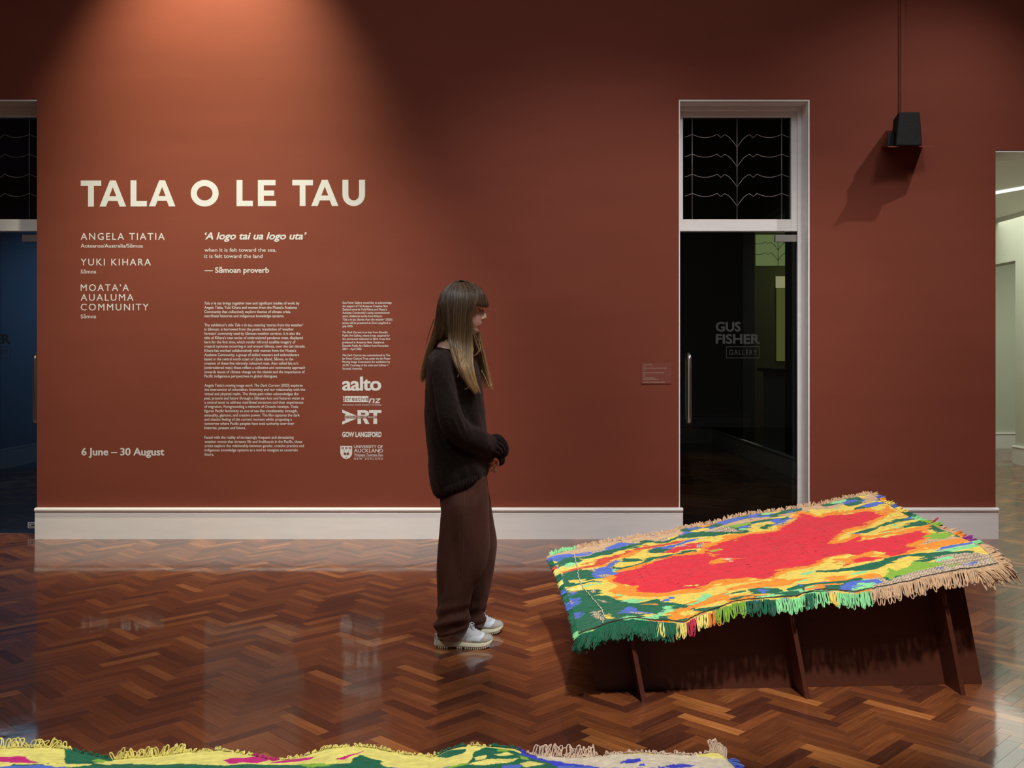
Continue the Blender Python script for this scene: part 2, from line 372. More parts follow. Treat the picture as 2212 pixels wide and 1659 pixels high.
# ------------------------------------------------------------------ doors
def came_row(cx, z, s, y, x0, x1, mirror_side=None):
    """one leadlight row: list of polylines in the plane y; cx centre line, s scale (m per px)"""
    half = [(0, 0), (6, -9), (14, -19), (20, -24), (27, -27.5), (35, -21), (43, -28), (52, -24), (62, -21.5), (73, -21), (84, -23), (97, -28), (106, -24), (113, -22), (119, -21.5)]
    L = []
    for sg in (-1, 1):
        pts = [(cx + sg * a * s, y, z - b * s) for a, b in half]
        pts = [p for p in pts if x0 - 0.001 <= p[0] <= x1 + 0.001]
        L.append(pts)
    return L
def make_door(n, xr, d0, blue=False):
    """xr: x shift against the right-hand doorway; everything measured on the right-hand one"""
    D = 7.28; yg = D + YC
    root = empty('door_%d' % n, (DR0 + xr + 0.46, yg, 0)); tag(root, kind='structure')
    X = lambda px, dd=D: (px - CX) * dd / F + xr
    Z = lambda py, dd=D: H - (py - CY) * dd / F
    # lining of the reveal
    ln = MB()
    ln.box(DR0 + xr, DR1 + xr, 0.002, WT, DTOP - 0.012, DTOP + 0.0)
    ln.box(DR0 + xr, DR0 + xr + 0.01, 0.002, WT, 0.0, DTOP - 0.012)
    ln.box(DR1 + xr - 0.012, DR1 + xr, 0.002 if n == 2 else 0.06, WT, 0.0, DTOP - 0.012)
    bevel(obj('jamb_lining', ln, M_white, root), 0.002, 1)
    x0, x1 = DR0 + xr + 0.01, DR1 + xr - 0.012
    gx0, gx1 = X(1475), X(1708.5)
    gz1, gz0, tz = Z(254), Z(474), Z(500)
    fr = MB()
    fr.box(x0, gx0, yg - 0.01, yg + 0.06, tz, DTOP - 0.012)
    fr.box(gx1, x1, yg - 0.01, yg + 0.06, tz, DTOP - 0.012)
    fr.box(gx0, gx1, yg - 0.01, yg + 0.06, gz1, DTOP - 0.012)
    fr.box(gx0, gx1, yg - 0.01, yg + 0.06, tz, gz0)
    bevel(obj('transom_frame', fr, M_white, root), 0.004, 2)
    bd = MB()                                            # raised stop beads round frame
    bd.box(x1 - 0.030, x1, yg - 0.035, yg - 0.01, 0.0, DTOP - 0.012)
    bd.box(x0, x1 - 0.030, yg - 0.035, yg - 0.01, DTOP - 0.040, DTOP - 0.012)
    bevel(obj('stop_bead', bd, M_white, root), 0.005, 2)
    jb = MB().box(X(1725), x1 - 0.0, yg - 0.008, yg + 0.06, 0.0, tz)
    bevel(obj('door_jamb', jb, M_white, root), 0.003, 1)
    obj('transom_glass', MB().box(gx0, gx1, yg + 0.012, yg + 0.016, gz0, gz1), M_glass_dark, root)
    s = D / F
    for px in (1495.5, 1592.5, 1689):
        obj('came', MB().tube([(X(px), yg + 0.006, gz0), (X(px), yg + 0.006, gz1)], 0.0030, 6), M_lead, root, True)
    for py in (318, 360.5, 404, 445.5):
        for pts in came_row(X(1592.5), Z(py), s, yg + 0.006, gx0, gx1):
            obj('came', MB().tube(pts, 0.0026, 6), M_lead, root, True)
    # the frameless glass leaf
    lx0, lx1 = x0 + 0.004, X(1723)
    leaf = obj('glass_leaf', MB().box(lx0, lx1, yg + 0.010, yg + 0.020, 0.030, tz - 0.008), M_glass, root)
    obj('patch_fitting', MB().box(X(1675), X(1723), yg - 0.004, yg + 0.034, Z(522), Z(507.5)), M_plate, root)
    bevel(obj('bottom_rail', MB().box(x0 + 0.012, X(1545), yg - 0.004, yg + 0.03, 0.028, 0.060), M_plate, root), 0.002, 1)
    hy = yg - 0.055; hx = X(1490, 7.22); r = 0.0145
    if n == 1: hx = (72 - CX) * 7.20 / F
    z1, z0 = Z(762, 7.22), Z(918, 7.22)
    pts = [(hx + 0.0, yg + 0.008, z1 - 0.045)]
    for k in range(9):
        a = PI / 2 * k / 8
        pts.append((hx, hy + 0.035 - 0.035 * math.sin(a), z1 - 0.045 + 0.030 * (1 - math.cos(a)) ))
    pts = [(hx, yg + 0.008, z1 - 0.015), (hx, hy + 0.03, z1 - 0.015), (hx, hy + 0.018, z1 - 0.018), (hx, hy + 0.006, z1 - 0.026), (hx, hy, z1 - 0.042),
           (hx, hy, z0 + 0.042), (hx, hy + 0.006, z0 + 0.026), (hx, hy + 0.018, z0 + 0.018), (hx, hy + 0.03, z0 + 0.015), (hx, yg + 0.008, z0 + 0.015)]
    obj('pull_handle', MB().tube(pts, r, 16), M_steel, root, True)
    pts2 = [(p[0], 2 * (yg + 0.015) - p[1], p[2]) for p in pts]
    obj('pull_handle', MB().tube(pts2, r, 16), M_steel, root, True)
    return root, X, Z, yg
door_r, XR, ZR, YG = make_door(2, 0.0, 0)
door_l, XL, ZL, _ = make_door(1, DL0 - DR0, 0)

# ------------------------------------------------------------------ lettering tools
def curve_mesh(cu):
    o = bpy.data.objects.new('tmp', cu); COL.objects.link(o)
    dg = bpy.context.evaluated_depsgraph_get(); dg.update()
    me = bpy.data.meshes.new_from_object(o.evaluated_get(dg))
    bpy.data.objects.remove(o); bpy.data.curves.remove(cu)
    return me
def glyphs(body, bold=0.0, shear=0.0, track=1.0):
    cu = bpy.data.curves.new('t', 'FONT'); cu.body = body; cu.offset = bold; cu.shear = shear; cu.space_character = track
    cu.resolution_u = 3; cu.fill_mode = 'FRONT'
    me = curve_mesh(cu); v = getv(me); f = [tuple(p.vertices) for p in me.polygons]; bpy.data.meshes.remove(me)
    return v, f
CAPH = None
def cap_h():
    global CAPH
    if CAPH is None:
        v, f = glyphs('H'); CAPH = v[:, 1].max()
    return CAPH
def line2d(segs, x0, x1, base, cap, bold=0.0, track=1.0):
    """segs: [(text, italic)] or str -> 2d verts (px) and faces, fitted between x0 and x1 px; base, cap height px"""
    if isinstance(segs, str): segs = [(segs, False)]
    V = []; Fc = []; off = 0.0
    for t, it in segs:
        v, f = glyphs(t, 0.0, 0.25 if it else 0.0, track)
        if len(v) == 0: continue
        if bold:
            v0, f0 = v, list(f); v = []; f = []
            NC = 14 if bold >= .02 else 4
            for dx, dy in [(bold * math.cos(PI * (2 * q + 1) / NC), bold * .8 * math.sin(PI * (2 * q + 1) / NC)) for q in range(NC)]:
                f += [tuple(i + len(v) * len(v0) for i in q) for q in f0]; w = v0.copy(); w[:, 0] += dx; w[:, 1] += dy; v.append(w)
            v = np.vstack(v)
        lead = len(t) - len(t.lstrip(' '))
        v = v.copy(); v[:, 0] += off - (0 if off == 0 else 0) 
        n = sum(len(a) for a in V)
        if bold:
            lf = np.repeat(np.arange(NC) * 0.00004, len(v0))
        else: lf = np.zeros(len(v))
        v[:, 2] = lf
        V.append(v); Fc += [tuple(i + n for i in q) for q in f]
        off = v[:, 0].max() + 0.26 * track
    V = np.vstack(V); a, b = V[:, 0].min(), V[:, 0].max()
    out = np.zeros((len(V), 3)); out[:, 2] = V[:, 2]; out[:, 0] = x0 + (V[:, 0] - a) / (b - a) * (x1 - x0)
    out[:, 1] = base - V[:, 1] / cap_h() * cap
    return out, Fc
def shape2d(polys):
    cu = bpy.data.curves.new('s', 'CURVE'); cu.dimensions = '2D'; cu.fill_mode = 'BOTH'
    for p in polys:
        sp = cu.splines.new('POLY'); sp.points.add(len(p) - 1)
        for i, (a, b) in enumerate(p): sp.points[i].co = (a, -b, 0, 1)
        sp.use_cyclic_u = True
    me = curve_mesh(cu); v = getv(me); f = [tuple(p.vertices) for p in me.polygons]; bpy.data.meshes.remove(me)
    out = np.zeros((len(v), 2)); out[:, 0] = v[:, 0]; out[:, 1] = -v[:, 1]
    return out, f
def flat(name, parts, d, mt, parent, thick=0.0004, lift=0.0):
    """2d px shapes -> a thin solid sheet facing the camera at depth d"""
    V = []; Fc = []
    for v, f in parts:
        n = len(V)
        q = [((p[0] - CX) * d / F, d + YC - lift - thick - (p[2] if len(p) > 2 else 0), H - (p[1] - CY) * d / F) for p in v]
        V += q
        ar = sum(sum(v[t[i]][0] * v[t[(i+1) % len(t)]][1] - v[t[(i+1) % len(t)]][0] * v[t[i]][1] for i in range(len(t))) for t in f)
        fs = [t if ar < 0 else t[::-1] for t in f]
        Fc += [tuple(i + n for i in t) for t in fs]
        # back faces and rim
        m = len(V); V += [(a, d + YC - lift, c) for a, b, c in q]
        Fc += [tuple(i + m for i in t[::-1]) for t in fs]
        ed = {}
        for t in fs:
            for i in range(len(t)):
                e = (t[i], t[(i + 1) % len(t)]); ed[e] = 1
        for (a, b) in ed:
            if (b, a) not in ed: Fc.append((b + n, a + n, a + m, b + m))
    mb = MB(); mb.v = V; mb.f = Fc
    return obj(name, mb, mt, parent)
DW = 7.0897                       # lettering sits on the wall plane
def lettering(name, label, lines_parts, mt=M_vinyl, d=DW, base=None, cat='lettering'):
    root = empty(name, Pt(*base, d) if base else (0, 0, 0)); tag(root, label, cat)
    for pn, parts in lines_parts: flat(pn, parts, d, mt, root)
    rebase(root); return root
# title
def T(x0, x1, y0, y1, sw=12.5, bar=11.7):
    c = (x0 + x1) / 2; return [[(x0,y0),(x1,y0),(x1,y0+bar),(c+sw/2,y0+bar),(c+sw/2,y1),(c-sw/2,y1),(c-sw/2,y0+bar),(x0,y0+bar)]]
def Ll(x0, x1, y0, y1, sw=12.8, bar=11.7):
    return [[(x0,y0),(x0+sw,y0),(x0+sw,y1-bar),(x1,y1-bar),(x1,y1),(x0,y1)]]
def E(x0, x1, y0, y1, sw=12.8, bar=11.4):
    c = (y0 + y1) / 2
    return [[(x0,y0),(x1-1,y0),(x1-1,y0+bar),(x0+sw,y0+bar),(x0+sw,c-bar/2),(x1-4,c-bar/2),(x1-4,c+bar/2),(x0+sw,c+bar/2),(x0+sw,y1-bar),(x1,y1-bar),(x1,y1),(x0,y1)]]
def A(x0, x1, y0, y1):
    c = (x0 + x1) / 2; h = y1 - y0
    return [[(c-6.3,y0),(c+6.3,y0),(x1,y1),(x1-14,y1),(x1-18.6,y1-12),(x0+18.6,y1-12),(x0+14,y1),(x0,y1)], [(c, y0+14.5),(c+7.6,y1-22.5),(c-7.6,y1-22.5)]]
def O(x0, x1, y0, y1, t=13.2):
    cx, cy, a, b = (x0+x1)/2, (y0+y1)/2, (x1-x0)/2, (y1-y0)/2+0.5
    return [[(cx+a*math.cos(k*PI/30), cy+b*math.sin(k*PI/30)) for k in range(60)], [(cx+(a-t)*math.cos(k*PI/30), cy+(b-t)*math.sin(k*PI/30)) for k in range(60)]]
def U(x0, x1, y0, y1, t=12.8):
    cx, a = (x0+x1)/2, (x1-x0)/2; yc = y1 - a
    p = [(x0,y0)] + [(cx-a*math.cos(k*PI/24), yc+(a+0.5)*math.sin(k*PI/24)) for k in range(25)] + [(x1,y0),(x1-t,y0)] + [(cx+(a-t)*math.cos(k*PI/24), yc+(a-t+1)*math.sin(k*PI/24)) for k in range(25)] + [(x0+t,y0)]
    return [p]
ti = [(T,174.4,218.6),(A,215,272.5),(Ll,282,317.3),(A,321.5,379),(O,412,472.3),(Ll,511,546.3),(E,557,596.4),(T,631.4,676),(A,672.3,731),(U,739.7,788.5)]
parts = []
for i, (fn, a, b_) in enumerate(ti):
    sl = -(a - 174) / 615 * 1.8
    parts.append(('letter', [shape2d(fn(a, b_, 390 + sl, 446.4 + sl))]))
lettering('exhibition_title', 'large white capital letters reading TALA O LE TAU high on the wall', parts, base=(480, 446))
z1 = lambda x, y: (140 + x / 2.9105, 360 + y / 2.9105)
def Lz(seg, x0, x1, base, cap, bold=0.0, track=1.0, o=(140, 360), s=2.9105):
    return line2d(seg, o[0] + x0 / s, o[0] + x1 / s, o[1] + base / s, cap / s, bold, track)
lettering('artist_names', 'white list of artists and communities at the left under the big title', [
    ('name', [Lz('ANGELA TIATIA', 100, 628, 460, 42, 0.004, 1.25)]), ('place_line', [Lz('Aotearoa/Australia/Sāmoa', 100, 491, 509, 23, 0.008)]),
    ('name', [Lz('YUKI KIHARA', 100, 541, 621, 42, 0.004, 1.25)]), ('place_line', [Lz('Sāmoa', 100, 197, 671, 23, 0.008)]),
    ('name', [Lz('MOATA’A', 100, 403, 782, 42, 0.004, 1.25), Lz('AUALUMA', 100, 432, 843, 42, 0.004, 1.25), Lz('COMMUNITY', 100, 527, 904, 42, 0.004, 1.25)]),
    ('place_line', [Lz('Sāmoa', 100, 197, 953, 23, 0.008)])], base=(260, 690))
lettering('wall_quotation', 'white bold italic proverb with two-line translation and source below the title', [
    ('quotation', [Lz([('‘A logo tai ua logo uta’', True)], 880, 1520, 457, 43, 0.025)]),
    ('translation', [Lz('when it is felt toward the sea,', 878, 1330, 535, 23, 0.006), Lz('it is felt toward the land', 878, 1243, 574, 23, 0.006)]),
    ('attribution', [Lz('— Sāmoan proverb', 878, 1284, 667, 33, 0.025)])], base=(550, 592))
def para(lines, ends, b0, pitch, x0, o, s, cap, bold):
    return [line2d(t, o[0] + x0 / s, o[0] + e / s, o[1] + (b0 + i * pitch) / s, cap / s, bold) for i, (t, e) in enumerate(zip(lines, ends))]
o2_, s2_ = (420, 640), 4.608
p1 = para([[('Tala o le tau', True), ('brings together new and significant bodies of work by', False)], 'Angela Tiatia, Yuki Kihara and women from the Moata’a Aualuma', 'Community that collectively explore themes of climate crisis,', 'matrilineal histories and indigenous knowledge systems.'], [1045,1020,958,893], 82, 42.3, 99, o2_, s2_, 27, 0.012)
p2 = para([[('The exhibition’s title', False), ('Tala o le tau,', True), ('meaning ‘stories from the weather’', False)], 'in Sāmoan, is borrowed from the poetic translation of ‘weather', 'forecast’ commonly used by Sāmoan weather services. It is also the', 'title of Kihara’s new series of embroidered pandanus mats, displayed', 'here for the first time, which render infrared satellite imagery of', 'tropical cyclones occurring in and around Sāmoa, over the last decade.', 'Kihara has worked collaboratively with women from the Moata’a', 'Aualuma Community, a group of skilled weavers and embroiderers', 'based in the central north coast of Upolu Island, Sāmoa, in the', 'creation of these five vibrantly coloured mats. Also called fala su’i,', '(embroidered mats) these reflect a collective and community approach', 'towards issues of climate change on the islands and the importance of', 'Pacific indigenous perspectives in global dialogues.'], [1083,990,1054,1078,1006,1102,1013,1042,984,1038,1101,1098,828], 299, 42.4, 99, o2_, s2_, 27, 0.012)
p3 = para([[('Angela Tiatia’s moving image work', False), ('The Dark Current', True), ('(2023) explores', False)], 'the intersection of colonialism, femininity and our relationship with the', 'virtual and physical realm. The three-part video acknowledges the', 'past, present and future through a Sāmoan lens and features water as', 'a central tenet to address matrilineal ancestors and their experiences', 'of migration. Foregrounding a network of Oceanic kinships, Tiatia', 'figures Pacific femininity as one of sea-like simultaneity: strength,', 'sensuality, glamour, and creative power. The film captures the dark', 'and chaotic feeling of the current moment whilst proposing a', 'tomorrow where Pacific peoples have total authority over their', 'histories, present and future.'], [1077,1101,1036,1090,1084,1033,1027,1048,970,993,510], 900, 42.3, 100, o2_, s2_, 27, 0.012)
p4 = para(['Faced with the reality of increasingly frequent and devastating', 'weather events that threaten life and livelihoods in the Pacific, these', 'artists explore the relationship between gender, creative practice and', 'indigenous knowledge systems as a tool to navigate an uncertain', 'future,'], [988,1072,1090,1027,193], 1417, 42.3, 101, o2_, s2_, 27, 0.012)
lettering('exhibition_essay', 'long white wall text in four paragraphs at the middle of the text wall', [('paragraph', p1), ('paragraph', p2), ('paragraph', p3), ('paragraph', p4)], base=(550, 984))
o3, s3 = (700, 640), 4.484
q1 = para(['Gus Fisher Gallery would like to acknowledge', 'the support of Toi Aotearoa Creative New', 'Zealand towards Yuki Kihara and Moata’a', 'Aualuma Community’s newly commissioned', 'work. Additional works from Kihara’s', [('‘Tala o le tau: Stories from the weather’', True), ('(2025)', False)], 'series will be presented at Gow Langsford in', 'July 2025.'], [655,618,609,633,562,661,644,282], 72, 32.5, 178, o3, s3, 20, 0.016)
q2 = para([[('The Dark Current', True), ('is on loan from Dunedin', False)], 'Public Art Gallery, where it was acquired for', 'the permanent collection in 2024. It was first', 'presented in Aotearoa New Zealand at', 'Dunedin Public Art Gallery from November', '2024 – April 2025.'], [615,637,643,583,628,368], 358, 32.5, 178, o3, s3, 20, 0.016)
q3 = para([[('The Dark Current', True), ('was commissioned by The', False)], 'Ian Potter Cultural Trust under the Ian Potter', 'Moving Image Commission for exhibition by', 'ACMI. Courtesy of the artist and Sullivan +', 'Strumpf, Australia.'], [638,645,639,624,370], 580, 32.5, 178, o3, s3, 20, 0.016)
lettering('acknowledgement_text', 'small white acknowledgement text column above the sponsor logos', [('paragraph', q1), ('paragraph', q2), ('paragraph', q3)], base=(790, 800))
zz = lambda L: [(700 + x / s3, 640 + y / s3) for x, y in L]
def L3(seg, x0, x1, base, cap, bold=0.0, track=1.0): return Lz(seg, x0, x1, base, cap, bold, track, o3, s3)
lettering('sponsor_wordmark', 'bold white lowercase aalto wordmark, topmost of the logo column', [('letters', [L3('aalto', 175, 555, 910, 128, 0.03, 0.95)])], base=(781, 843), cat='logo')
r_ = empty('arts_council_logo', Pt(781, 876, DW)); tag(r_, 'white creative nz box logo with script letters, below the aalto wordmark', 'logo')
flat('panel', [shape2d([zz([(203,966),(430,966),(430,1026),(203,1026)])]), shape2d([zz([(178,970),(190,975),(182,985),(196,992),(182,1002),(196,1010),(180,1022),(200,1024),(200,1014),(190,1012),(200,998),(190,992),(200,980),(192,966)])])], DW, M_vinyl, r_)
flat('cut_out_letters', [L3('creative', 212, 428, 1010, 42, 0.0, 1.1)], DW - 0.0013, M_cut, r_, 0.0004)
flat('letters', [L3([('nz', True)], 432, 553, 1034, 66, 0.01)], DW, M_vinyl, r_)
flat('caption', [L3('ARTS COUNCIL OF NEW ZEALAND TOI AOTEAROA', 178, 558, 1058, 11, 0.01)], DW, M_vinyl, r_)
rebase(r_)
r_ = empty('art_gallery_logo', Pt(781, 917, DW)); tag(r_, 'white ART logo with an A turned on its side, in the logo column', 'logo')
flat('turned_letter', [shape2d([zz([(176,1098),(318,1158),(200,1158),(200,1150),(215,1143),(176,1127)])]), shape2d([zz([(176,1243),(318,1183),(200,1183),(200,1192),(215,1198),(176,1214)])])], DW, M_vinyl, r_)
flat('letters', [shape2d([zz([(324,1103),(400,1103),(425,1112),(436,1135),(430,1158),(324,1158)]), zz([(358,1128),(392,1128),(400,1136),(396,1147),(358,1147)])]), shape2d([zz([(324,1183),(358,1183),(358,1236),(324,1236)])]), shape2d([zz([(385,1183),(412,1183),(438,1236),(400,1236),(372,1183)])]),
     shape2d([zz([(436,1103),(556,1103),(556,1130),(514,1130),(514,1158),(478,1158),(478,1130),(436,1130)])]), shape2d([zz([(478,1183),(514,1183),(514,1236),(478,1236)])])], DW, M_vinyl, r_)
flat('caption', [L3('DUNEDIN PUBLIC ART GALLERY', 200, 512, 1177, 14, 0.012)], DW, M_vinyl, r_)
rebase(r_)
lettering('gallery_wordmark', 'white condensed capitals reading GOW LANGSFORD under the ART logo', [('letters', [L3('GOW LANGSFORD', 175, 558, 1362, 47, 0.04)])], base=(781, 944), cat='logo')
r_ = empty('university_logo', Pt(781, 992, DW)); tag(r_, 'white university crest and name, bottom of the logo column', 'logo')
sh = [(158,1450),(272,1450),(272,1520),(265,1545),(248,1565),(216,1580),(184,1565),(166,1545),(158,1520)]
flat('shield', [shape2d([zz(sh)])], DW, M_vinyl, r_)
inn = []
for c_ in (180, 215, 250): inn.append(shape2d([zz([(c_+12*math.cos(k*PI/8), 1470+9*math.sin(k*PI/8)) for k in range(16)]), zz([(c_+6*math.cos(k*PI/8), 1471+4*math.sin(k*PI/8)) for k in range(16)])]))
inn.append(shape2d([zz([(190,1512),(214,1516),(214,1538),(190,1534)])])); inn.append(shape2d([zz([(218,1516),(242,1512),(242,1534),(218,1538)])]))
for (a, b_) in ((195,1498),(238,1498),(216,1562)): inn.append(shape2d([zz([(a+(6 if k%2==0 else 2.5)*math.cos(k*PI/5), b_+(6 if k%2==0 else 2.5)*math.sin(k*PI/5)) for k in range(10)])]))
flat('crest_devices', inn, DW - 0.0013, M_cut, r_, 0.0004)
flat('letters', [L3('UNIVERSITY OF', 290, 570, 1470, 27, 0.012), L3('AUCKLAND', 290, 570, 1512, 34, 0.012), L3('Waipapa Taumata Rau', 290, 570, 1547, 24, 0.0), L3('NEW ZEALAND', 290, 570, 1582, 15, 0.012, 1.5), shape2d([zz([(290,1556),(570,1556),(570,1558.5),(290,1558.5)])])], DW, M_vinyl, r_)
rebase(r_)
lettering('exhibition_dates', 'bold white dates 6 June to 30 August at the lower left of the wall', [('dates', [line2d('6 June – 30 August', 176, 355, 983.5, 15.3, 0.028)])], base=(265, 985))
# caption card by the right-hand door
r_ = empty('artwork_caption', Pt(1417, 829, 7.085)); tag(r_, 'small dull red caption card with tiny white text left of the right glass door', 'label')
M_card = mat('caption_card', (0.23, 0.072, 0.05), 0.3, bump=(200, 0.05, 0.0005))
flat('card', [shape2d([[(1385,783.5),(1450,783.5),(1450,829),(1385,829)]])], 7.088, M_card, r_, 0.003)
cz = lambda x: 1370 + x / 22.12
rows = [('YUKI KIHARA', 425, 875, 412, 40), ('Sāmoa', 425, 555, 487, 32), ('MOATA’A AUALUMA COMMUNITY', 425, 1580, 580, 40), ('Sāmoa', 425, 555, 660, 32), ('Tala o le tau: Stories from the weather', 425, 1435, 795, 44), ('2025', 425, 520, 880, 32), ('Mat', 425, 525, 950, 32), ('Pandanus mat, wool embroidery', 425, 985, 1040, 32), ('Supported by community funds', 425, 1165, 1105, 32), ('Courtesy of the artists and the gallery', 425, 1500, 1240, 34)]
rows = [r for r in rows if r[0] not in ('Supported by community funds', 'Pandanus mat, wool embroidery', 'Courtesy of the artists and the gallery')] 
cp = [line2d(t, cz(a), cz(b_), 770 + y / 22.12, c_ / 22.12, 0.01) for t, a, b_, y, c_ in rows]
for a, b_, y in ((425, 985, 1040), (425, 1165, 1105), (425, 1500, 1238)):      # lines too small to read: short strokes of word length
    x = a
    while x < b_ - 30:
        w = random.randint(25, 95); w = min(w, b_ - x)
        cp.append(shape2d([[(cz(x), 770 + (y-22) / 22.12), (cz(x + w), 770 + (y-22) / 22.12), (cz(x + w), 770 + y / 22.12), (cz(x), 770 + y / 22.12)]])); x += w + 18
flat('caption_text', cp, 7.085, mat('caption_ink', (0.5, 0.42, 0.38), 0.5, bump=(200, 0.05, 0.0005)), r_, 0.0003)
rebase(r_)
# lettering on the two glass doors
def door_lettering(root, shift, mt):
    d = YG + 0.0085 - YC
    rect = lambda a, b_, c, e, w=1.0: shape2d([[(a,b_),(c,b_),(c,e),(a,e)], [(a+w,b_+w),(c-w,b_+w),(c-w,e-w),(a+w,e-w)]])
    o1 = flat('door_lettering', [line2d('GUS', 1546+shift, 1600+shift, 715.5, 19.5, 0.035), line2d('FISHER', 1546+shift, 1641+shift, 742, 19.5, 0.035), rect(1568.5+shift, 748.5, 1641+shift, 773.5), line2d('GALLERY', 1575+shift, 1635+shift, 766.5, 11, 0.0, 1.2)], d, mt, root, 0.0006)
    return o1
door_lettering(door_r, 0, M_grey_vinyl)
door_lettering(door_l, -1618.5, M_black_vinyl)
sk = flat('sticker', [shape2d([[(60,1127.5),(84,1127.5),(84,1141),(60,1141)]])], YG + 0.0085 - YC, mat('sticker_paper', (0.45, 0.5, 0.55), 0.5, bump=(200, 0.05, 0.0005)), door_l, 0.0006)
flat('sticker_print', [shape2d([[(63,1130),(84,1130),(84,1139),(63,1139)], [(64,1131),(84,1131),(84,1138),(64,1138)]]), shape2d([[(67,1133.5),(80,1133.5),(80,1136),(67,1136)]])], YG + 0.0075 - YC, M_black_vinyl, sk, 0.0003)
rebase(door_r); rebase(door_l)
for r in (door_r, door_l):
    for ch in r.children:
        pass
for c in sk.children: c.location = (0, 0, 0)

# ------------------------------------------------------------------ rooms beyond
def S_(name, mb, m): return tag(obj(name, mb, m), kind='structure')
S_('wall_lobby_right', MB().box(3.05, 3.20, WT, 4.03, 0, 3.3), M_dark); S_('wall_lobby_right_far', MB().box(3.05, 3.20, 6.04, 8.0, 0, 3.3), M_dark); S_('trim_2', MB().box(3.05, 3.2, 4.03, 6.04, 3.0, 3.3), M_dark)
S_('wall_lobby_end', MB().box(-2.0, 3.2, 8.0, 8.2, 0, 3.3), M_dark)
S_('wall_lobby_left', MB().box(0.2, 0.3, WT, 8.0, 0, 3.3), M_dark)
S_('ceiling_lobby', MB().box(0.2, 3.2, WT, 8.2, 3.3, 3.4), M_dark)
S_('baseboard_lobby', baseboard_y(WT, 8.0, 3.05, -1), M_white)
S_('baseboard_lobby_end', baseboard(0.3, 3.05, 8.0, -1), M_white)
# reception counter in the lobby opening
rc = empty('reception_counter', (3.12, 4.7, 0.22)); tag(rc, 'pale grey reception counter seen through the right glass door', 'counter')
M_counter = mat('pale_counter', (0.32, 0.34, 0.36), 0.5, bump=(100, 0.05, 0.001))
obj('front_panel', MB().box(3.06, 3.14, 4.03, 5.02, 0.225, 1.13), M_counter, rc)
bevel(obj('countertop', MB().box(3.0, 3.4, 4.03, 5.10, 1.13, 1.17), M_black, rc), 0.004, 1)
rebase(rc)
# reception room wall with a lit leadlight window and door
S_('wall_reception', MB().box(3.2, 6.0, 6.95, 7.1, 0, 3.3), mat('olive_wall', (0.10, 0.085, 0.03), 0.8, bump=(40, 0.1, 0.002)))
S_('wall_reception_side', MB().box(4.45, 4.55, 3.6, 6.95, 0, 3.3).box(3.2, 4.45, 3.5, 3.6, 0, 3.3).box(3.2, 4.45, 3.6, 6.95, 3.25, 3.3), mat('olive_wall_side', (0.10, 0.085, 0.03), 0.8, bump=(40, 0.1, 0.002)))
wd = empty('window_1', (3.6, 6.94, 2.3)); tag(wd, kind='structure')
dw = 14.02
flat('lit_glass', [shape2d([[(1631, 507), (1697, 507), (1697, 574), (1631, 574)]])], dw, emis('lit_green_glass', (0.20, 0.24, 0.09), 0.8), wd, 0.004)
cm = MB()
sc_ = dw / F * 0.62
for px in (1632, 1680.5):
    cm.tube([Pt(px, 507, dw - 0.02), Pt(px, 574, dw - 0.02)], 0.004, 5)
for py in (540, 563):
    for pts in came_row((1680.5 - CX) * (dw - 0.02) / F, H - (py - CY) * (dw - 0.02) / F, sc_, dw - 0.02 + YC, 3.0, 4.0): cm.tube(pts, 0.004, 5)
obj('cames', cm, M_black_vinyl, wd)
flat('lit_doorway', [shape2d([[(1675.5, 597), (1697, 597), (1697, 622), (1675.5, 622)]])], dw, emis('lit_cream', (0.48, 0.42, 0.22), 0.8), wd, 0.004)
flat('lit_wall', [shape2d([[(1677, 622.5), (1697, 622.5), (1697, 780), (1677, 780)]])], dw, emis('lit_olive', (0.16, 0.16, 0.04), 0.6), wd, 0.004)  # wall patch glows by emission in place of lamplight falling on it
rebase(wd)
# next gallery at the right
S_('wall_gallery_left', MB().box(3.21, 3.30, WT, 3.4, 0, 3.05).box(3.3, 4.7, 3.38, 3.48, 0, 3.05).box(4.6, 4.7, 3.48, 9.0, 0, 3.05), M_cream)
S_('wall_gallery_far', MB().box(4.7, 6.15, 9.0, 9.2, 0, 3.05), M_cream)
S_('wall_gallery_right', MB().box(6.15, 6.33, WT, 5.07, 0, 3.05).box(6.15, 6.33, 5.07, 6.6, 2.48, 3.05).box(6.15, 6.33, 6.6, 9.0, 0, 3.05), M_cream)
S_('ceiling_gallery', MB().box(3.2, 9.0, WT, 9.2, 3.05, 3.15), mat('white_ceiling', (0.6, 0.58, 0.52), 0.8, bump=(40, 0.1, 0.002)))
S_('wall_alcove', MB().box(6.33, 9.0, 7.17, 7.3, 0, 3.05).box(8.9, 9.0, WT, 7.17, 0, 3.05), M_cream)
S_('baseboard_alcove', baseboard(6.33, 8.9, 7.17, -1), M_white)
S_('baseboard_gallery', baseboard_y(WT, 5.09, 6.15, -1), M_white)
S_('trim_1', MB().box(OP0 - 0.0, OP1, 0.004, WT + 0.01, OPZ - 0.012, OPZ), M_white)
lt = MB(); a0, a1 = Vector((4.72, 4.33, 3.047)), Vector((6.1, 1.28, 3.047)); w_ = Vector((0.028, 0.012, 0))
lt.hexa([a0 - w_ - Vector((0,0,.02)), a1 - w_ - Vector((0,0,.02)), a1 + w_ - Vector((0,0,.02)), a0 + w_ - Vector((0,0,.02))], [a0 - w_, a1 - w_, a1 + w_, a0 + w_])
tag(obj('strip_light', lt, emis('strip_light_glow', (0.95, 1.0, 0.92), 1.2)), 'long white strip light on the ceiling of the far gallery', 'light')
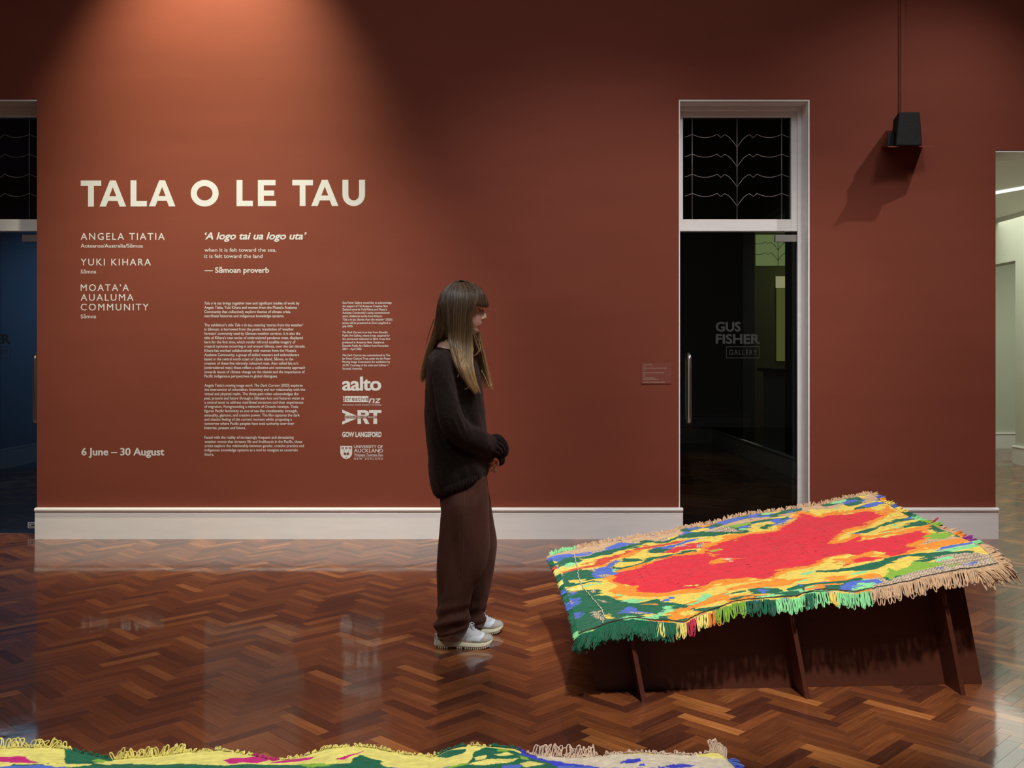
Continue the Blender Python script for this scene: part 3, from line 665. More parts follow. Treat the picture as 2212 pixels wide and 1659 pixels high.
# blue room behind the left door
S_('wall_video_room', MB().box(-6.0, -0.6, 4.6, 4.75, 0, 3.3).box(-0.6, -0.5, WT, 4.75, 0, 3.3).box(-6.1, -6.0, WT, 4.75, 0, 3.3), M_blue)
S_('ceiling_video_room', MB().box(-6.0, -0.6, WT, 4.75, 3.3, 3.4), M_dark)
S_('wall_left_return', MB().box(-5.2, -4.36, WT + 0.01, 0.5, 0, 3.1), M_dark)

# ------------------------------------------------------------------ wrapped speaker
sp = empty('wall_speaker', Pt(1956, 320, 6.95)); tag(sp, 'black cloth-wrapped speaker box on a small shelf high on the wall', 'speaker')
d0 = 6.80
def pz(px, d): return (px - CX) * d / F
def zz_(py, d): return H - (py - CY) * d / F
x0, x1 = pz(1926, 6.78), pz(1989, 6.80); z0, z1_ = zz_(316, 6.8), zz_(240, 6.8)
mb = MB()
mb.hexa([(x0 + .03, -0.30, z0), (x1 + 0.01, -0.30, z0), (x1 + 0.03, -0.05, z0 + 0.052), (pz(1923.5, 7.04), -0.05, z0 + 0.052)], [(x0 + 0.062, -0.27, z1_), (x1, -0.28, z1_), (x1 + 0.03, -0.05, z1_ - .01), (pz(1930, 7.04), -0.05, z1_ + 0.005)])
bevel(obj('cabinet', mb, M_black, sp), 0.012, 3)
mb = MB().hexa([(pz(1916.5, 6.85), -0.24, z0 + .010), (pz(1932, 6.85), -0.24, z0 + .010), (pz(1932, 7.03), -0.06, z0 + .046), (pz(1916.5, 7.03), -0.06, z0 + .046)], [(pz(1916.5, 6.85), -0.24, zz_(286, 6.85)), (pz(1932, 6.85), -0.24, zz_(286, 6.85)), (pz(1932, 7.03), -0.06, zz_(286, 7.03)), (pz(1916.5, 7.03), -0.06, zz_(286, 7.03))])
bevel(obj('side_box', mb, M_black, sp), 0.006, 2)
mb = MB().hexa([(pz(1916, 6.8), -0.31, z0 - 0.010), (pz(2004, 7.0), -0.20, z0 + 0.014), (pz(2004, 7.0), 0, z0 + 0.056), (pz(1914, 7.0), 0, z0 + 0.056)], [(pz(1916, 6.8), -0.31, z0 - 0.003), (pz(2004, 7.0), -0.20, z0 + 0.021), (pz(2004, 7.0), 0, z0 + 0.063), (pz(1914, 7.0), 0, z0 + 0.063)])
obj('shelf', mb, M_wall, sp)
rebase(sp)
cd = empty('cable_conduit', (pz(1949, 7.08), -0.01, 3.0)); tag(cd, 'pair of thin painted cable ducts running up from the wall speaker', 'conduit')
obj('duct', MB().box(pz(1942.3, 7.08), pz(1944.8, 7.08), -0.010, 0, zz_(245, 7.08), ZC), M_wall, cd)
obj('duct', MB().box(pz(1945.5, 7.08), pz(1954, 7.08), -0.016, 0, zz_(245, 7.08), ZC), M_wall, cd)
rebase(cd)
exec_parts = True

# ------------------------------------------------------------------ embroidered mats
RED = (0.80, 0.022, 0.045); ORG = (0.95, 0.30, 0.022); YEL = (0.90, 0.66, 0.11); GRN = (0.004, 0.135, 0.062); BLU = (0.085, 0.16, 0.60)
MNT = (0.28, 0.76, 0.33); LIM = (0.25, 0.48, 0.04); BEI = (0.66, 0.42, 0.24); CRM = (0.62, 0.50, 0.36); MAG = (0.62, 0.01, 0.20); PYL = (0.88, 0.78, 0.20); COB = (0.03, 0.045, 0.55)
def inpoly(px, py, poly):
    n = len(poly); ins = np.zeros(px.shape, bool); j = n - 1
    for i in range(n):
        xi, yi = poly[i]; xj, yj = poly[j]
        if yi != yj:
            c = ((yi > py) != (yj > py)) & (px < (xj - xi) * (py - yi) / (yj - yi) + xi); ins ^= c
        j = i
    return ins
def pl_interp(pts, t):
    pts = np.array(pts, float); d = np.r_[0, np.cumsum(np.hypot(*np.diff(pts, axis=0).T))]; d /= d[-1]
    return np.stack([np.interp(t, d, pts[:, 0]), np.interp(t, d, pts[:, 1])], -1)
def grid_mesh(name, P, colr, thick, mt, parent, weave=None):
    nv, nu = P.shape[:2]
    V = P.reshape(-1, 3); idx = np.arange(nu * nv).reshape(nv, nu)
    q = np.stack([idx[:-1, :-1], idx[:-1, 1:], idx[1:, 1:], idx[1:, :-1]], -1).reshape(-1, 4)
    # underside on a coarse grid
    su, sv = max(1, nu // 60), max(1, nv // 40)
    ui = np.unique(np.r_[np.arange(0, nu, su), nu - 1]); vi = np.unique(np.r_[np.arange(0, nv, sv), nv - 1])
    B = P[np.ix_(vi, ui)].copy(); B[..., 2] -= thick
    nb = nu * nv; bi = np.arange(len(vi) * len(ui)).reshape(len(vi), len(ui)) + nb
    qb = np.stack([bi[:-1, :-1], bi[1:, :-1], bi[1:, 1:], bi[:-1, 1:]], -1).reshape(-1, 4)
    # skirt: lowered copies of the rim
    rim = np.r_[idx[0, :], idx[1:, -1], idx[-1, -2::-1], idx[-2:0:-1, 0]]
    R = V[rim].copy(); R[:, 2] -= thick; ri = np.arange(len(rim)) + nb + B.shape[0] * B.shape[1]
    qs = np.stack([rim, ri, np.roll(ri, -1), np.roll(rim, -1)], -1)
    allv = np.vstack([V, B.reshape(-1, 3), R]); allf = np.vstack([q, qb, qs])
    me = bpy.data.meshes.new(name); me.vertices.add(len(allv)); me.vertices.foreach_set('co', allv.ravel())
    me.loops.add(allf.size); me.loops.foreach_set('vertex_index', allf.ravel().astype(np.int32))
    me.polygons.add(len(allf)); me.polygons.foreach_set('loop_start', np.arange(0, allf.size, 4, dtype=np.int32)); me.polygons.foreach_set('loop_total', np.full(len(allf), 4, dtype=np.int32))
    me.update(calc_edges=True)
    me.polygons.foreach_set('use_smooth', [True] * len(me.polygons))
    c = np.vstack([colr.reshape(-1, 3), np.tile(np.array(CRM) * 0.6, (B.shape[0] * B.shape[1], 1)), colr.reshape(-1, 3)[rim]])
    setcol(me, c)
    return link(name, me, mt, parent)
def loop_yarn(mb, p, out, side, L, w, r, col, droop=0.0, lean=0.0, n=9):
    """one loop of yarn hanging out of an edge: p root, out direction, side direction"""
    pts = []
    for k in range(n):
        t = k / (n - 1); a = t * PI
        e = L * math.sin(a) ** 0.75
        q = p + out * e + side * (-(w / 2) * math.cos(a) * (0.45 + 0.55 * math.sin(a)) + lean * e) + Vector((0, 0, -droop * (e / L) ** 2 * L))
        pts.append(q)
    mb.tube(pts, r, 4, col=col, caps=False)

# ---- right-hand mat: outline and pattern traced in photograph pixels, laid on its sloping plane
A_ = lambda L: [(1170 + x / 4.174, 1050 + y / 4.174) for x, y in L]
B_ = lambda L: [(1680 + x / 4.158, 1050 + y / 4.158) for x, y in L]
PZ0, PSX, PSY = 0.244, 0.155, 0.10
def plane_z(x, d): return PZ0 + PSX * (x - 0.238) + PSY * (d - 3.68)
def ray_plane(px, py, off=0.0):
    a = (np.asarray(px) - CX) / F; b = (np.asarray(py) - CY) / F
    d = (H - off - PZ0 + PSX * 0.238 + PSY * 3.68) / (b + PSX * a + PSY)
    return np.stack([a * d, d + YC, H - b * d], -1)
front = [(1250,1376),(1283,1364),(1326,1347),(1369,1339),(1421,1342),(1453,1343.5),(1481,1346),(1493,1337),(1517,1325.5),(1553,1313.5),(1589,1302),(1637,1299),(1680,1297),(1723,1293),(1740,1284),(1776,1277),(1815,1277),(1848,1278),(1875,1272),(1908,1266),(1957,1261),(2041,1242),(2120,1228),(2160,1219)]
back = [(1188,1201),(1215,1193),(1250,1186),(1300,1174),(1360,1165),(1400,1158),(1445,1152),(1480,1141),(1500,1139),(1535,1133),(1580,1120),(1620,1113),(1660,1108),(1700,1103),(1740,1095),(1780,1090),(1815,1081),(1850,1074),(1884,1068)]
left = [(1188,1201),(1198,1220),(1212,1240),(1218,1262),(1224,1282),(1232,1300),(1240,1325),(1246,1350),(1250,1376)]
right = [(1884,1068),(1905,1084),(1923,1093),(1950,1107),(1975,1120),(2007,1132),(2030,1143),(2065,1155),(2094,1167),(2120,1180),(2142,1200),(2160,1219)]
NU, NV = 920, 480
u = np.linspace(0, 1, NU)[None, :]; v = np.linspace(0, 1, NV)[:, None]      # v=0 front
v = v + 0 * u; u = u + 0 * v
Fc_, Bc_, Lc_, Rc_ = pl_interp(front, u[0]), pl_interp(back, u[0]), pl_interp(left[::-1], v[:, 0]), pl_interp(right[::-1], v[:, 0])
c00, c10, c01, c11 = np.array(front[0], float), np.array(front[-1], float), np.array(back[0], float), np.array(back[-1], float)
# interpolate on the plane itself so the spacing is even in the real cloth
W3 = lambda q: ray_plane(q[..., 0], q[..., 1])
Fw, Bw, Lw, Rw = W3(Fc_), W3(Bc_), W3(Lc_), W3(Rc_); w00, w10, w01, w11 = W3(c00), W3(c10), W3(c01), W3(c11)
U, Vv = u[..., None], v[..., None]
PP = (1 - Vv) * Fw[None] + Vv * Bw[None] + (1 - U) * Lw[:, None] + U * Rw[:, None] - ((1-U)*(1-Vv)*w00 + U*(1-Vv)*w10 + (1-U)*Vv*w01 + U*Vv*w11)
# the front edge hangs in soft waves: straight in plan, its height read off the photograph
fl_d = 3.68 + (3.75 - 3.68) * np.linspace(0, 1, NU)
fx_ = (Fc_[:, 0] - CX) * fl_d / F; fz_ = H - (Fc_[:, 1] - CY) * fl_d / F
dx_ = fx_ - PP[0, :, 0]; dy_ = fl_d + YC - PP[0, :, 1]; dz_ = fz_ - plane_z(fx_, fl_d)
fall = np.exp(-(np.linspace(0, 1, NV) * 1.12 / 0.16) ** 1.5)[:, None]
PP[..., 0] += dx_[None] * (1 - np.linspace(0, 1, NV))[:, None]; PP[..., 1] += dy_[None] * (1 - np.linspace(0, 1, NV))[:, None]
PP[..., 2] = plane_z(PP[..., 0], PP[..., 1] - YC) + dz_[None] * fall
dd = PP[..., 1] - YC
QX = CX + PP[..., 0] * F / dd; QY = CY + (H - PP[..., 2]) * F / dd
SU, SV = u * 1.66, v * 1.12                                               # metres across the cloth
# ragged stitch edges: long along the cloth, short across
sid = np.floor(SV / 0.006 + 2.0 * vnoise(SU * 3, SV * 3))
jx = (vnoise(sid * 7.3, np.floor(SU / 0.05) * 3.1) - 0.5) * 15 + (vnoise(SU * 14, SV * 34) - 0.5) * 13
jy = (vnoise(SU * 11, SV * 26, 5.5) - 0.5) * 7 + (vnoise(SU * 30, SV * 60, 1.5) - 0.5) * 3
X_, Y_ = QX + jx, QY + jy
red_main = A_([(620,845),(700,790),(850,750),(1000,690),(1200,640),(1450,620),(1520,550),(1700,480),(1900,430),(2100,410),(2129,392)]) + B_([(100,350),(220,262),(380,290),(420,270),(600,250),(780,235),(870,245),(935,252),(860,300),(770,350),(600,385),(540,440),(440,515),(520,520),(650,480),(720,450),(760,480),(720,505),(800,490),(1050,450),(1180,425),(1280,408),(1340,440),(1280,500),(1150,535),(1280,570),(1000,625),(960,600),(880,590),(700,620),(580,620),(420,650),(320,690),(100,740),(0,752)]) + A_([(2050,840),(1900,838),(1560,872),(1400,920),(1200,942),(1100,948),(870,946),(850,900),(700,882)])
red_low = B_([(670,665),(800,640),(930,640),(860,675),(700,690)])
def dist_poly(px, py, poly):
    d = np.full(px.shape, 1e9); n = len(poly)
    for i in range(n):
        x0, y0 = poly[i]; x1, y1 = poly[(i + 1) % n]; dx, dy = x1 - x0, (y1 - y0) * 1.0
        L2 = dx*dx + dy*dy*4 + 1e-9
        t = np.clip(((px - x0) * dx + (py - y0) * dy * 4) / L2, 0, 1)
        d = np.minimum(d, np.hypot(px - x0 - t * dx, (py - y0 - t * dy) * 2))
    return d
colr = np.empty(QX.shape + (3,)); colr[:] = YEL
def paint(mask, c): colr[mask] = c
def pp(poly, c): paint(inpoly(X_, Y_, poly), c)
n1 = vnoise(SU * 9, SV * 26, 2.2); n2 = vnoise(SU * 13 + 5, SV * 40, 7.7); n3 = vnoise(SU * 22, SV * 60, 3.3); n4 = vnoise(SU * 6 + 9, SV * 17, 9.1)
dr = dist_poly(X_, Y_, red_main)
paint((n4 > 0.70) & (dr > 14), ORG)
paint((n2 > 0.80) & (dr > 24), MNT)
edge = np.minimum(np.minimum(v, 1 - v) * 1.12, np.minimum(u, 1 - u) * 1.66)
paint((n1 + 0.25 * np.exp(-edge / 0.06) > 0.86) & (dr > 22), GRN)
paint((n3 + 0.3 * np.exp(-edge / 0.05) > 0.97) & (dr > 30), BLU)
# upper border, left to right
pp(A_([(150,700),(350,650),(800,500),(1150,440),(1500,370),(1950,280),(2212,250),(2212,400),(1900,430),(1500,560),(1200,600),(800,700),(300,760)]), YEL)
m = inpoly(X_, Y_, A_([(1150,470),(1200,400),(1320,360),(1450,385),(1550,335),(1750,285),(1900,245),(2212,250),(2212,370),(2050,360),(1900,410),(1780,400),(1600,440),(1400,430),(1200,480)]))
paint(m, GRN); paint(m & (n3 > 0.55), BLU); paint(m & (n2 > 0.60), YEL); paint(m & (n1 > 0.72), MNT); paint(m & (n4 < 0.27), BEI)
pp(A_([(1540,300),(1700,290),(1800,300),(1650,345),(1530,350)]), BLU)
pp(A_([(1640,370),(1800,340),(1900,345),(1760,385),(1650,395)]), LIM)
pp(A_([(1820,400),(1940,340),(2100,310),(2212,300),(2212,330),(2050,390),(1900,430)]), YEL)
pp(A_([(1950,370),(2000,345),(2130,350),(2030,385),(1960,390)]), GRN)
pp(A_([(1230,460),(1400,430),(1560,400),(1700,370),(1850,400),(1880,410),(1700,430),(1560,460),(1400,455),(1280,470)]), GRN)
pp(A_([(1500,410),(1620,375),(1750,380),(1800,400),(1650,420)]), CRM)
pp(A_([(40,700),(60,600),(330,560),(780,480),(1150,400),(1220,375),(1260,440),(1100,480),(850,505),(500,600),(200,650)]), BEI)
pp(A_([(290,640),(450,590),(700,540),(1000,480),(1150,455),(1120,480),(850,520),(500,610),(320,645)]), CRM)
pp(A_([(40,650),(120,630),(300,620),(450,590),(400,625),(250,650),(150,690),(40,690)]), BLU)
pp(A_([(400,625),(560,585),(700,555),(830,515),(720,510),(760,540),(620,585),(480,615)]), BLU)
pp(A_([(120,705),(210,650),(330,650),(500,610),(700,560),(830,520),(950,490),(1200,470),(1150,495),(980,505),(840,560),(640,605),(480,640),(350,660),(320,700),(230,722),(130,745)]), GRN)
pp(A_([(540,560),(700,515),(820,515),(700,555),(600,580)]), BLU)
pp(A_([(1000,560),(1200,530),(1330,490),(1440,475),(1300,520),(1120,570),(960,600)]), BLU)
pp(A_([(140,775),(250,745),(450,700),(640,640),(760,600),(900,545),(1100,510),(1330,475),(1250,510),(1000,560),(800,610),(600,690),(450,730),(350,748),(200,765)]), (0.70, 0.07, 0.03))
pp(A_([(180,715),(280,700),(360,690),(330,710),(200,745)]), MNT)
pp(A_([(430,735),(620,690),(700,650),(640,700),(560,725)]), ORG)
pp(A_([(700,640),(880,570),(950,570),(800,640),(720,660)]), ORG)
pp(A_([(1100,605),(1200,555),(1380,520),(1490,500),(1530,520),(1440,572),(1300,578),(1200,605)]), RED)
pp(A_([(1260,545),(1310,530),(1340,545),(1300,555)]), CRM); pp(A_([(1375,550),(1470,510),(1490,530),(1430,560),(1390,562)]), CRM)
pp(A_([(960,585),(1060,560),(1200,560),(1100,600),(980,600)]), GRN)
pp(A_([(960,660),(1100,640),(1250,600),(1400,585),(1330,620),(1150,650),(1000,680),(860,730),(800,750),(870,700)]), GRN)
pp(A_([(620,770),(680,700),(740,655),(860,650),(920,670),(800,700),(900,720),(800,745),(700,765)]), GRN)
pp(A_([(640,715),(720,690),(840,680),(900,670),(820,720),(700,735)]), YEL)
pp(A_([(180,770),(300,750),(470,760),(540,800),(700,770),(860,740),(700,790),(620,830),(450,840),(250,852),(190,835)]), GRN)
pp(A_([(440,800),(480,740),(560,730),(600,700),(680,670),(690,680),(640,740),(640,780),(760,770),(650,820),(500,832)]), BLU)
pp(A_([(370,755),(480,735),(470,790),(440,760)]), CRM); pp(A_([(500,820),(560,800),(620,805),(560,822)]), CRM)
pp(A_([(620,770),(640,745),(680,750),(660,770)]), MNT)
pp(A_([(220,880),(500,850),(530,870),(350,892),(200,915)]), GRN)
pp(A_([(225,935),(340,905),(360,945),(240,970)]), PYL)
pp(A_([(250,975),(380,940),(540,938),(545,980),(470,1000),(270,1030)]), GRN)
pp(A_([(260,970),(330,960),(300,985),(262,1000)]), BLU)
pp(A_([(440,940),(475,935),(480,970),(450,975)]), CRM)
# lower left field
pp(A_([(240,1080),(300,1020),(420,1005),(600,985),(760,1030),(900,1045),(1050,1005),(1150,1045),(1330,1055),(1300,1100),(1150,1120),(1080,1165),(980,1150),(900,1185),(780,1215),(700,1240),(560,1290),(430,1320),(320,1340),(290,1400),(300,1180)]), GRN)
pp(A_([(260,1020),(380,1010),(330,1060),(265,1090)]), BLU)
pp(A_([(290,1130),(400,1110),(360,1170),(320,1200)]), BLU)
pp(A_([(700,1160),(740,1110),(820,1080),(860,1120),(980,1135),(985,1160),(880,1150),(780,1150)]), BLU)
pp(A_([(820,1135),(880,1130),(950,1140),(930,1160),(850,1160)]), CRM)
pp(A_([(470,1125),(530,1112),(540,1160),(572,1190),(550,1212),(480,1180)]), CRM)
pp(A_([(580,1175),(615,1163),(640,1180),(630,1205),(590,1205)]), YEL)
pp(A_([(270,1400),(340,1330),(450,1300),(470,1325),(350,1410)]), MNT)
pp(A_([(700,1205),(800,1165),(880,1185),(1010,1170),(1120,1085),(1210,1065),(1150,1130),(1020,1195),(850,1215)]), MNT)
pp(A_([(890,1055),(960,1045),(1040,1060),(1050,1075),(960,1065)]), ORG)
pp(A_([(520,1020),(600,1030),(620,1055),(560,1045)]), CRM)
pp(A_([(1140,1200),(1180,1100),(1300,1085),(1340,1110),(1250,1150),(1420,1110),(1470,1135),(1300,1190)]), ORG)
pp(A_([(1250,1150),(1330,1110),(1420,1120),(1320,1170)]), YEL)
pp(A_([(1360,1095),(1500,1080),(1640,1060),(1600,1100),(1480,1120),(1400,1110)]), GRN)
pp(A_([(1100,1025),(1150,995),(1200,990),(1150,1030)]), BLU)
pp(A_([(740,1030),(830,1005),(950,1010),(880,1045),(780,1050)]), MNT)
pp(A_([(1330,1060),(1450,980),(1540,985),(1500,1015),(1400,1060)]), MNT)
pp(A_([(1850,945),(1950,922),(2060,930),(2212,950),(2130,975),(2000,970),(1900,978)]), GRN)
pp(A_([(1930,950),(1990,935),(2060,945),(2000,968)]), BLU)
pp(A_([(1940,1000),(2212,955),(2212,990),(2000,1012)]), MNT)
pp(A_([(1730,1030),(1850,1003),(1960,985),(1900,1030),(1800,1042)]), ORG)
# upper right
m = inpoly(X_, Y_, B_([(-40,240),(120,195),(260,185),(560,130),(760,90),(850,50),(900,100),(960,160),(850,195),(700,225),(640,235),(560,195),(400,215),(260,245),(160,255),(60,300),(0,340),(-60,380)]))
paint(m, GRN); paint(m & (n3 > 0.60), BLU); paint(m & (n2 > 0.64), YEL); paint(m & (n1 > 0.70), BEI); paint(m & (n4 < 0.22), MNT)
pp(B_([(-20,330),(100,280),(150,290),(60,330),(0,350)]), BLU)
pp(B_([(760,120),(850,50),(915,110),(780,165)]), BEI)
pp(B_([(730,200),(880,145),(970,150),(860,195)]), BLU)
pp(B_([(780,235),(960,160),(1080,225),(1130,260),(1000,290),(930,330),(860,300),(930,250)]), YEL)
pp(B_([(920,215),(1000,190),(1090,228),(960,255)]), ORG); pp(B_([(820,320),(930,260),(1000,270),(920,300),(840,335)]), ORG)
pp(B_([(380,300),(420,270),(520,290),(620,250),(560,280),(440,320),(380,335)]), YEL); pp(B_([(310,300),(380,290),(400,300),(370,320)]), ORG)
pp(B_([(600,440),(720,400),(850,365),(1050,305),(1190,268),(1225,300),(1100,322),(900,372),(800,420),(700,425)]), GRN)
pp(B_([(640,430),(760,405),(740,430)]), BLU); pp(B_([(1110,300),(1190,268),(1220,290),(1130,312)]), BLU)
pp(B_([(1110,392),(1180,345),(1300,318),(1370,350),(1240,372),(1150,392)]), GRN)
pp(B_([(1050,430),(1200,402),(1410,375),(1420,395),(1200,425)]), GRN); pp(B_([(940,420),(1000,410),(980,450),(930,450)]), MNT)
pp(B_([(1160,505),(1280,468),(1500,445),(1690,478),(1600,515),(1500,535),(1350,542)]), BEI)
pp(B_([(1280,475),(1380,430),(1480,430),(1600,418),(1620,440),(1500,480),(1300,492)]), LIM)
pp(B_([(1150,505),(1290,490),(1500,515),(1350,535),(1250,520)]), CRM)
pp(B_([(1150,552),(1350,522),(1560,490),(1720,475),(1650,515),(1400,572),(1280,572),(1170,580)]), ORG)
pp(B_([(850,640),(1000,625),(1170,585),(1000,640),(800,680),(620,700),(560,680),(640,640),(760,590),(880,590)]), ORG)
pp(red_low, RED); pp(B_([(590,700),(650,690),(640,720)]), RED)
pp(B_([(1430,572),(1600,532),(1740,488),(1760,510),(1650,545),(1450,592)]), BLU)
pp(B_([(1390,605),(1550,572),(1700,535),(1830,510),(1840,540),(1700,572),(1450,612)]), MNT)
pp(B_([(1100,620),(1400,600),(1750,588),(1765,602),(1450,645),(1300,690),(1000,700),(900,745),(700,755),(350,775),(335,762),(500,740),(800,710),(900,690),(1000,640)]), GRN)
pp(B_([(1080,660),(1170,640),(1240,650),(1150,675)]), BLU)
pp(B_([(1000,690),(1180,640),(1330,640),(1300,670),(1150,700)]), YEL)
pp(B_([(1340,700),(1420,650),(1600,620),(1780,600),(2000,640),(2040,690),(1830,735),(1500,805),(1100,880),(840,915),(860,850),(750,830),(900,800),(1000,835),(1200,765),(1450,722)]), CRM)
pp(B_([(960,810),(1020,740),(1130,700),(1250,690),(1450,685),(1480,720),(1300,765),(1050,805),(1020,828)]), LIM)
pp(B_([(1000,740),(1080,700),(1200,690),(1180,730),(1060,760)]), YEL)
pp(B_([(1670,715),(1780,655),(1800,680),(1700,722)]), BLU); pp(B_([(1430,750),(1500,728),(1490,752)]), BLU); pp(B_([(1500,720),(1640,700),(1560,735)]), LIM)
pp(B_([(1400,660),(1580,640),(1560,655),(1420,672)]), MNT)
pp(B_([(400,900),(600,880),(650,850),(720,825),(740,840),(600,900),(560,925),(420,918)]), GRN)
pp(B_([(530,925),(700,838),(900,828),(940,850),(800,872),(650,925)]), BLU)
pp(B_([(640,930),(750,865),(870,850),(850,890),(700,935)]), MNT)
pp(B_([(-20,968),(300,932),(560,930),(300,955),(100,985),(-20,985)]), GRN)
pp(B_([(-20,962),(200,930),(560,925),(300,942)]), MNT)
pp(B_([(420,822),(500,802),(640,790),(560,842),(440,842)]), ORG); pp(B_([(-60,860),(340,808),(200,845),(0,875)]), ORG)
pp(B_([(0,752),(200,720),(420,655),(560,680),(300,730),(100,770),(-60,800)]), YEL)
pp(B_([(180,790),(330,765),(300,790),(200,800)]), MNT); pp(B_([(360,862),(430,848),(420,862)]), BLU); pp(B_([(150,890),(220,880),(210,895)]), BLU)
pp(B_([(810,925),(1100,872),(1500,792),(1830,732),(2040,690),(2030,740),(1600,810),(1100,895),(820,950)]), BEI)
# the storm itself
rim = (dr < 9 + 14 * (vnoise(SU * 7, SV * 12, 4.4) - 0.35)) & (n1 > 0.3)
paint(rim & ~inpoly(X_, Y_, red_main), ORG)
pp(A_([(600,940),(700,880),(870,950),(1000,962),(1300,940),(1500,925),(1450,955),(1100,985),(800,985),(650,960)]), ORG)
pp(A_([(2080,790),(2212,735),(2212,790),(2100,830)]), ORG)
pp(red_main, RED)
pp(A_([(1480,712),(1600,652),(1870,630),(1700,662),(1550,700)]), ORG); pp(A_([(1620,658),(1730,642),(1700,664),(1640,668)]), (0.85, 0.62, 0.42))
pp(A_([(1500,572),(1600,556),(1625,570),(1540,594)]), (0.5, 0.42, 0.05)); pp(A_([(1480,600),(1600,618),(1520,642)]), ORG)
pp(A_([(1710,492),(1770,486),(1740,500)]), (0.5, 0.42, 0.05))
pp(A_([(1290,890),(1335,886),(1330,899),(1295,899)]), YEL); pp(A_([(1355,890),(1400,886),(1395,899),(1360,899)]), YEL)
crm0 = np.all(np.abs(colr - np.array(CRM)) < 1e-6, -1)
wv = (np.abs(np.sin(SU * 260 + PI / 2 * (np.floor(SV / 0.011) % 2))) < 0.34) | (np.abs(np.sin(SV * 285)) < 0.25)
colr[crm0 & wv] = (0.20, 0.12, 0.07)
# stitch tone: each run of stitches a touch lighter or darker
st = vnoise(sid * 3.7, np.floor(SU / 0.03) * 5.3, 8.8)
colr *= (0.86 + 0.24 * st)[..., None]
gap = (vnoise(SU * 55, sid * 9.1, 1.1) > 0.90)
colr[gap] *= 0.55
# relief
crm = crm0
PP[..., 2] += 0.0032 * (vnoise(SU * 55, SV / 0.006 * 1.0, 6.6) - 0.5) + 0.004 * (vnoise(SU * 9, SV * 30, 3.9) - 0.5)
PP[..., 2] += 0.0035 * np.where(crm, np.abs(np.sin(SU * 180)) * np.abs(np.sin(SV * 180)) - 0.9, 0.0)
PP[..., 2] += 0.006 * np.sin(SU * 9 + 1) * np.exp(-SV / 0.25) + 0.008 * (vnoise(SU * 5, SV * 5, 2.0) - 0.5)
mat1 = empty('embroidered_mat', (1.05, -2.9, 0.40)); tag(mat1, 'tilted embroidered mat with a red storm on yellow, green and blue wool', 'mat', 'embroidered storm mats')
grid_mesh('woven_surface', PP, colr, 0.008, M_yarn, mat1)
PPf = PP.copy()
def edge_fringe(name, pts, normals, runs, n_loops, L, w, r, droop, jitter, parent, lean=0.0, seg=9, lift=0.0):
    """runs: [(upto fraction, colour)]; one joined stuff part per run of colour"""
    pts = np.array(pts); cur = 0; mbs = []
    d = np.r_[0, np.cumsum(np.linalg.norm(np.diff(pts, axis=0), axis=1))]; d /= d[-1]
    lo = 0.0
    for hi, c in runs:
        mb = MB(); k0, k1 = int(lo * n_loops), int(hi * n_loops)
        for k in range(k0, k1):
            t = (k + random.random()) / n_loops
            p = Vector([np.interp(t, d, pts[:, a]) for a in range(3)]); q = Vector([np.interp(min(t + 0.01, 1), d, pts[:, a]) for a in range(3)]) - Vector([np.interp(max(t - 0.01, 0), d, pts[:, a]) for a in range(3)])
            q.normalize(); o = Vector([np.interp(t, [0, 1], [normals[0][a], normals[1][a]]) for a in range(3)]).normalized()
            o = (o + q * random.gauss(0, jitter) + Vector((0, 0, random.gauss(0, jitter * 0.7)))).normalized()
            kk = random.uniform(0.8, 1.15)
            loop_yarn(mb, p + Vector((0, 0, random.uniform(-0.003, 0.002) + lift)), o, q, L * random.uniform(0.72, 1.2), w * random.uniform(0.6, 1.4), r, tuple(x * kk for x in c), droop, lean + random.gauss(0, 0.15), seg)
        if mb.v: tag(obj(name, mb, M_yarn, parent, True), kind='stuff')
        lo = hi
def row(a): return a[:, :]
fx = lambda px: (px - 1250) / (2160 - 1250.0)
runs_front = [(0.035, MNT), (0.285, GRN), (0.305, PYL), (0.345, GRN), (0.37, PYL), (0.40, (0.55, 0.02, 0.05)), (0.42, PYL)]
runs_front = [(fx(1262), GRN), (fx(1424), GRN), (fx(1433), PYL), (fx(1460), GRN), (fx(1482), PYL), (fx(1503), (0.62, 0.02, 0.07)), (fx(1530), PYL), (fx(1548), ORG), (fx(1612), LIM), (fx(1676), GRN), (fx(1740), MNT), (fx(1760), GRN), (fx(1788), MNT), (fx(1808), YEL), (fx(1878), MNT), (1.0, BEI)]
runs_front = [(max(0, a), c) for a, c in runs_front]
fe = PP[0]
gl = lambda k: random.uniform(0.9, 1.1)
edge_fringe('front_fringe', fe[:, :], [(-0.05, -0.55, -0.9), (0.05, -0.6, -0.8)], runs_front, 270, 0.043, 0.017, 0.0024, 0.25, 0.07, mat1)
edge_fringe('front_fringe', fe[:int(NU * 0.22), :], [(-0.35, -0.6, -0.8), (-0.05, -0.5, -0.9)], [(1.0, GRN)], 150, 0.050, 0.014, 0.0019, 0.3, 0.25, mat1)
# dark stitched cord along the front edge
def yarn_row(name, P3, col, r, parent, lift=0.004, step=6):
    mb = MB(); pts = [Vector(p) + Vector((0, 0, lift + (0.0015 if k % 2 else 0))) for k, p in enumerate(P3[::step])]
    mb.tube(pts, r, 5, col=col); return obj(name, mb, M_yarn, parent, True)
yarn_row('edge_cord', PP[6], (0.06, 0.035, 0.02), 0.0022, mat1)
# back fringe: upright tufts
edge_fringe('back_fringe', PP[-1], [(-0.2, 0.5, 0.75), (0.1, 0.5, 0.75)], [(0.085, MNT), (1.0, BEI)], 380, 0.019, 0.008, 0.0017, 0.0, 0.4, mat1)
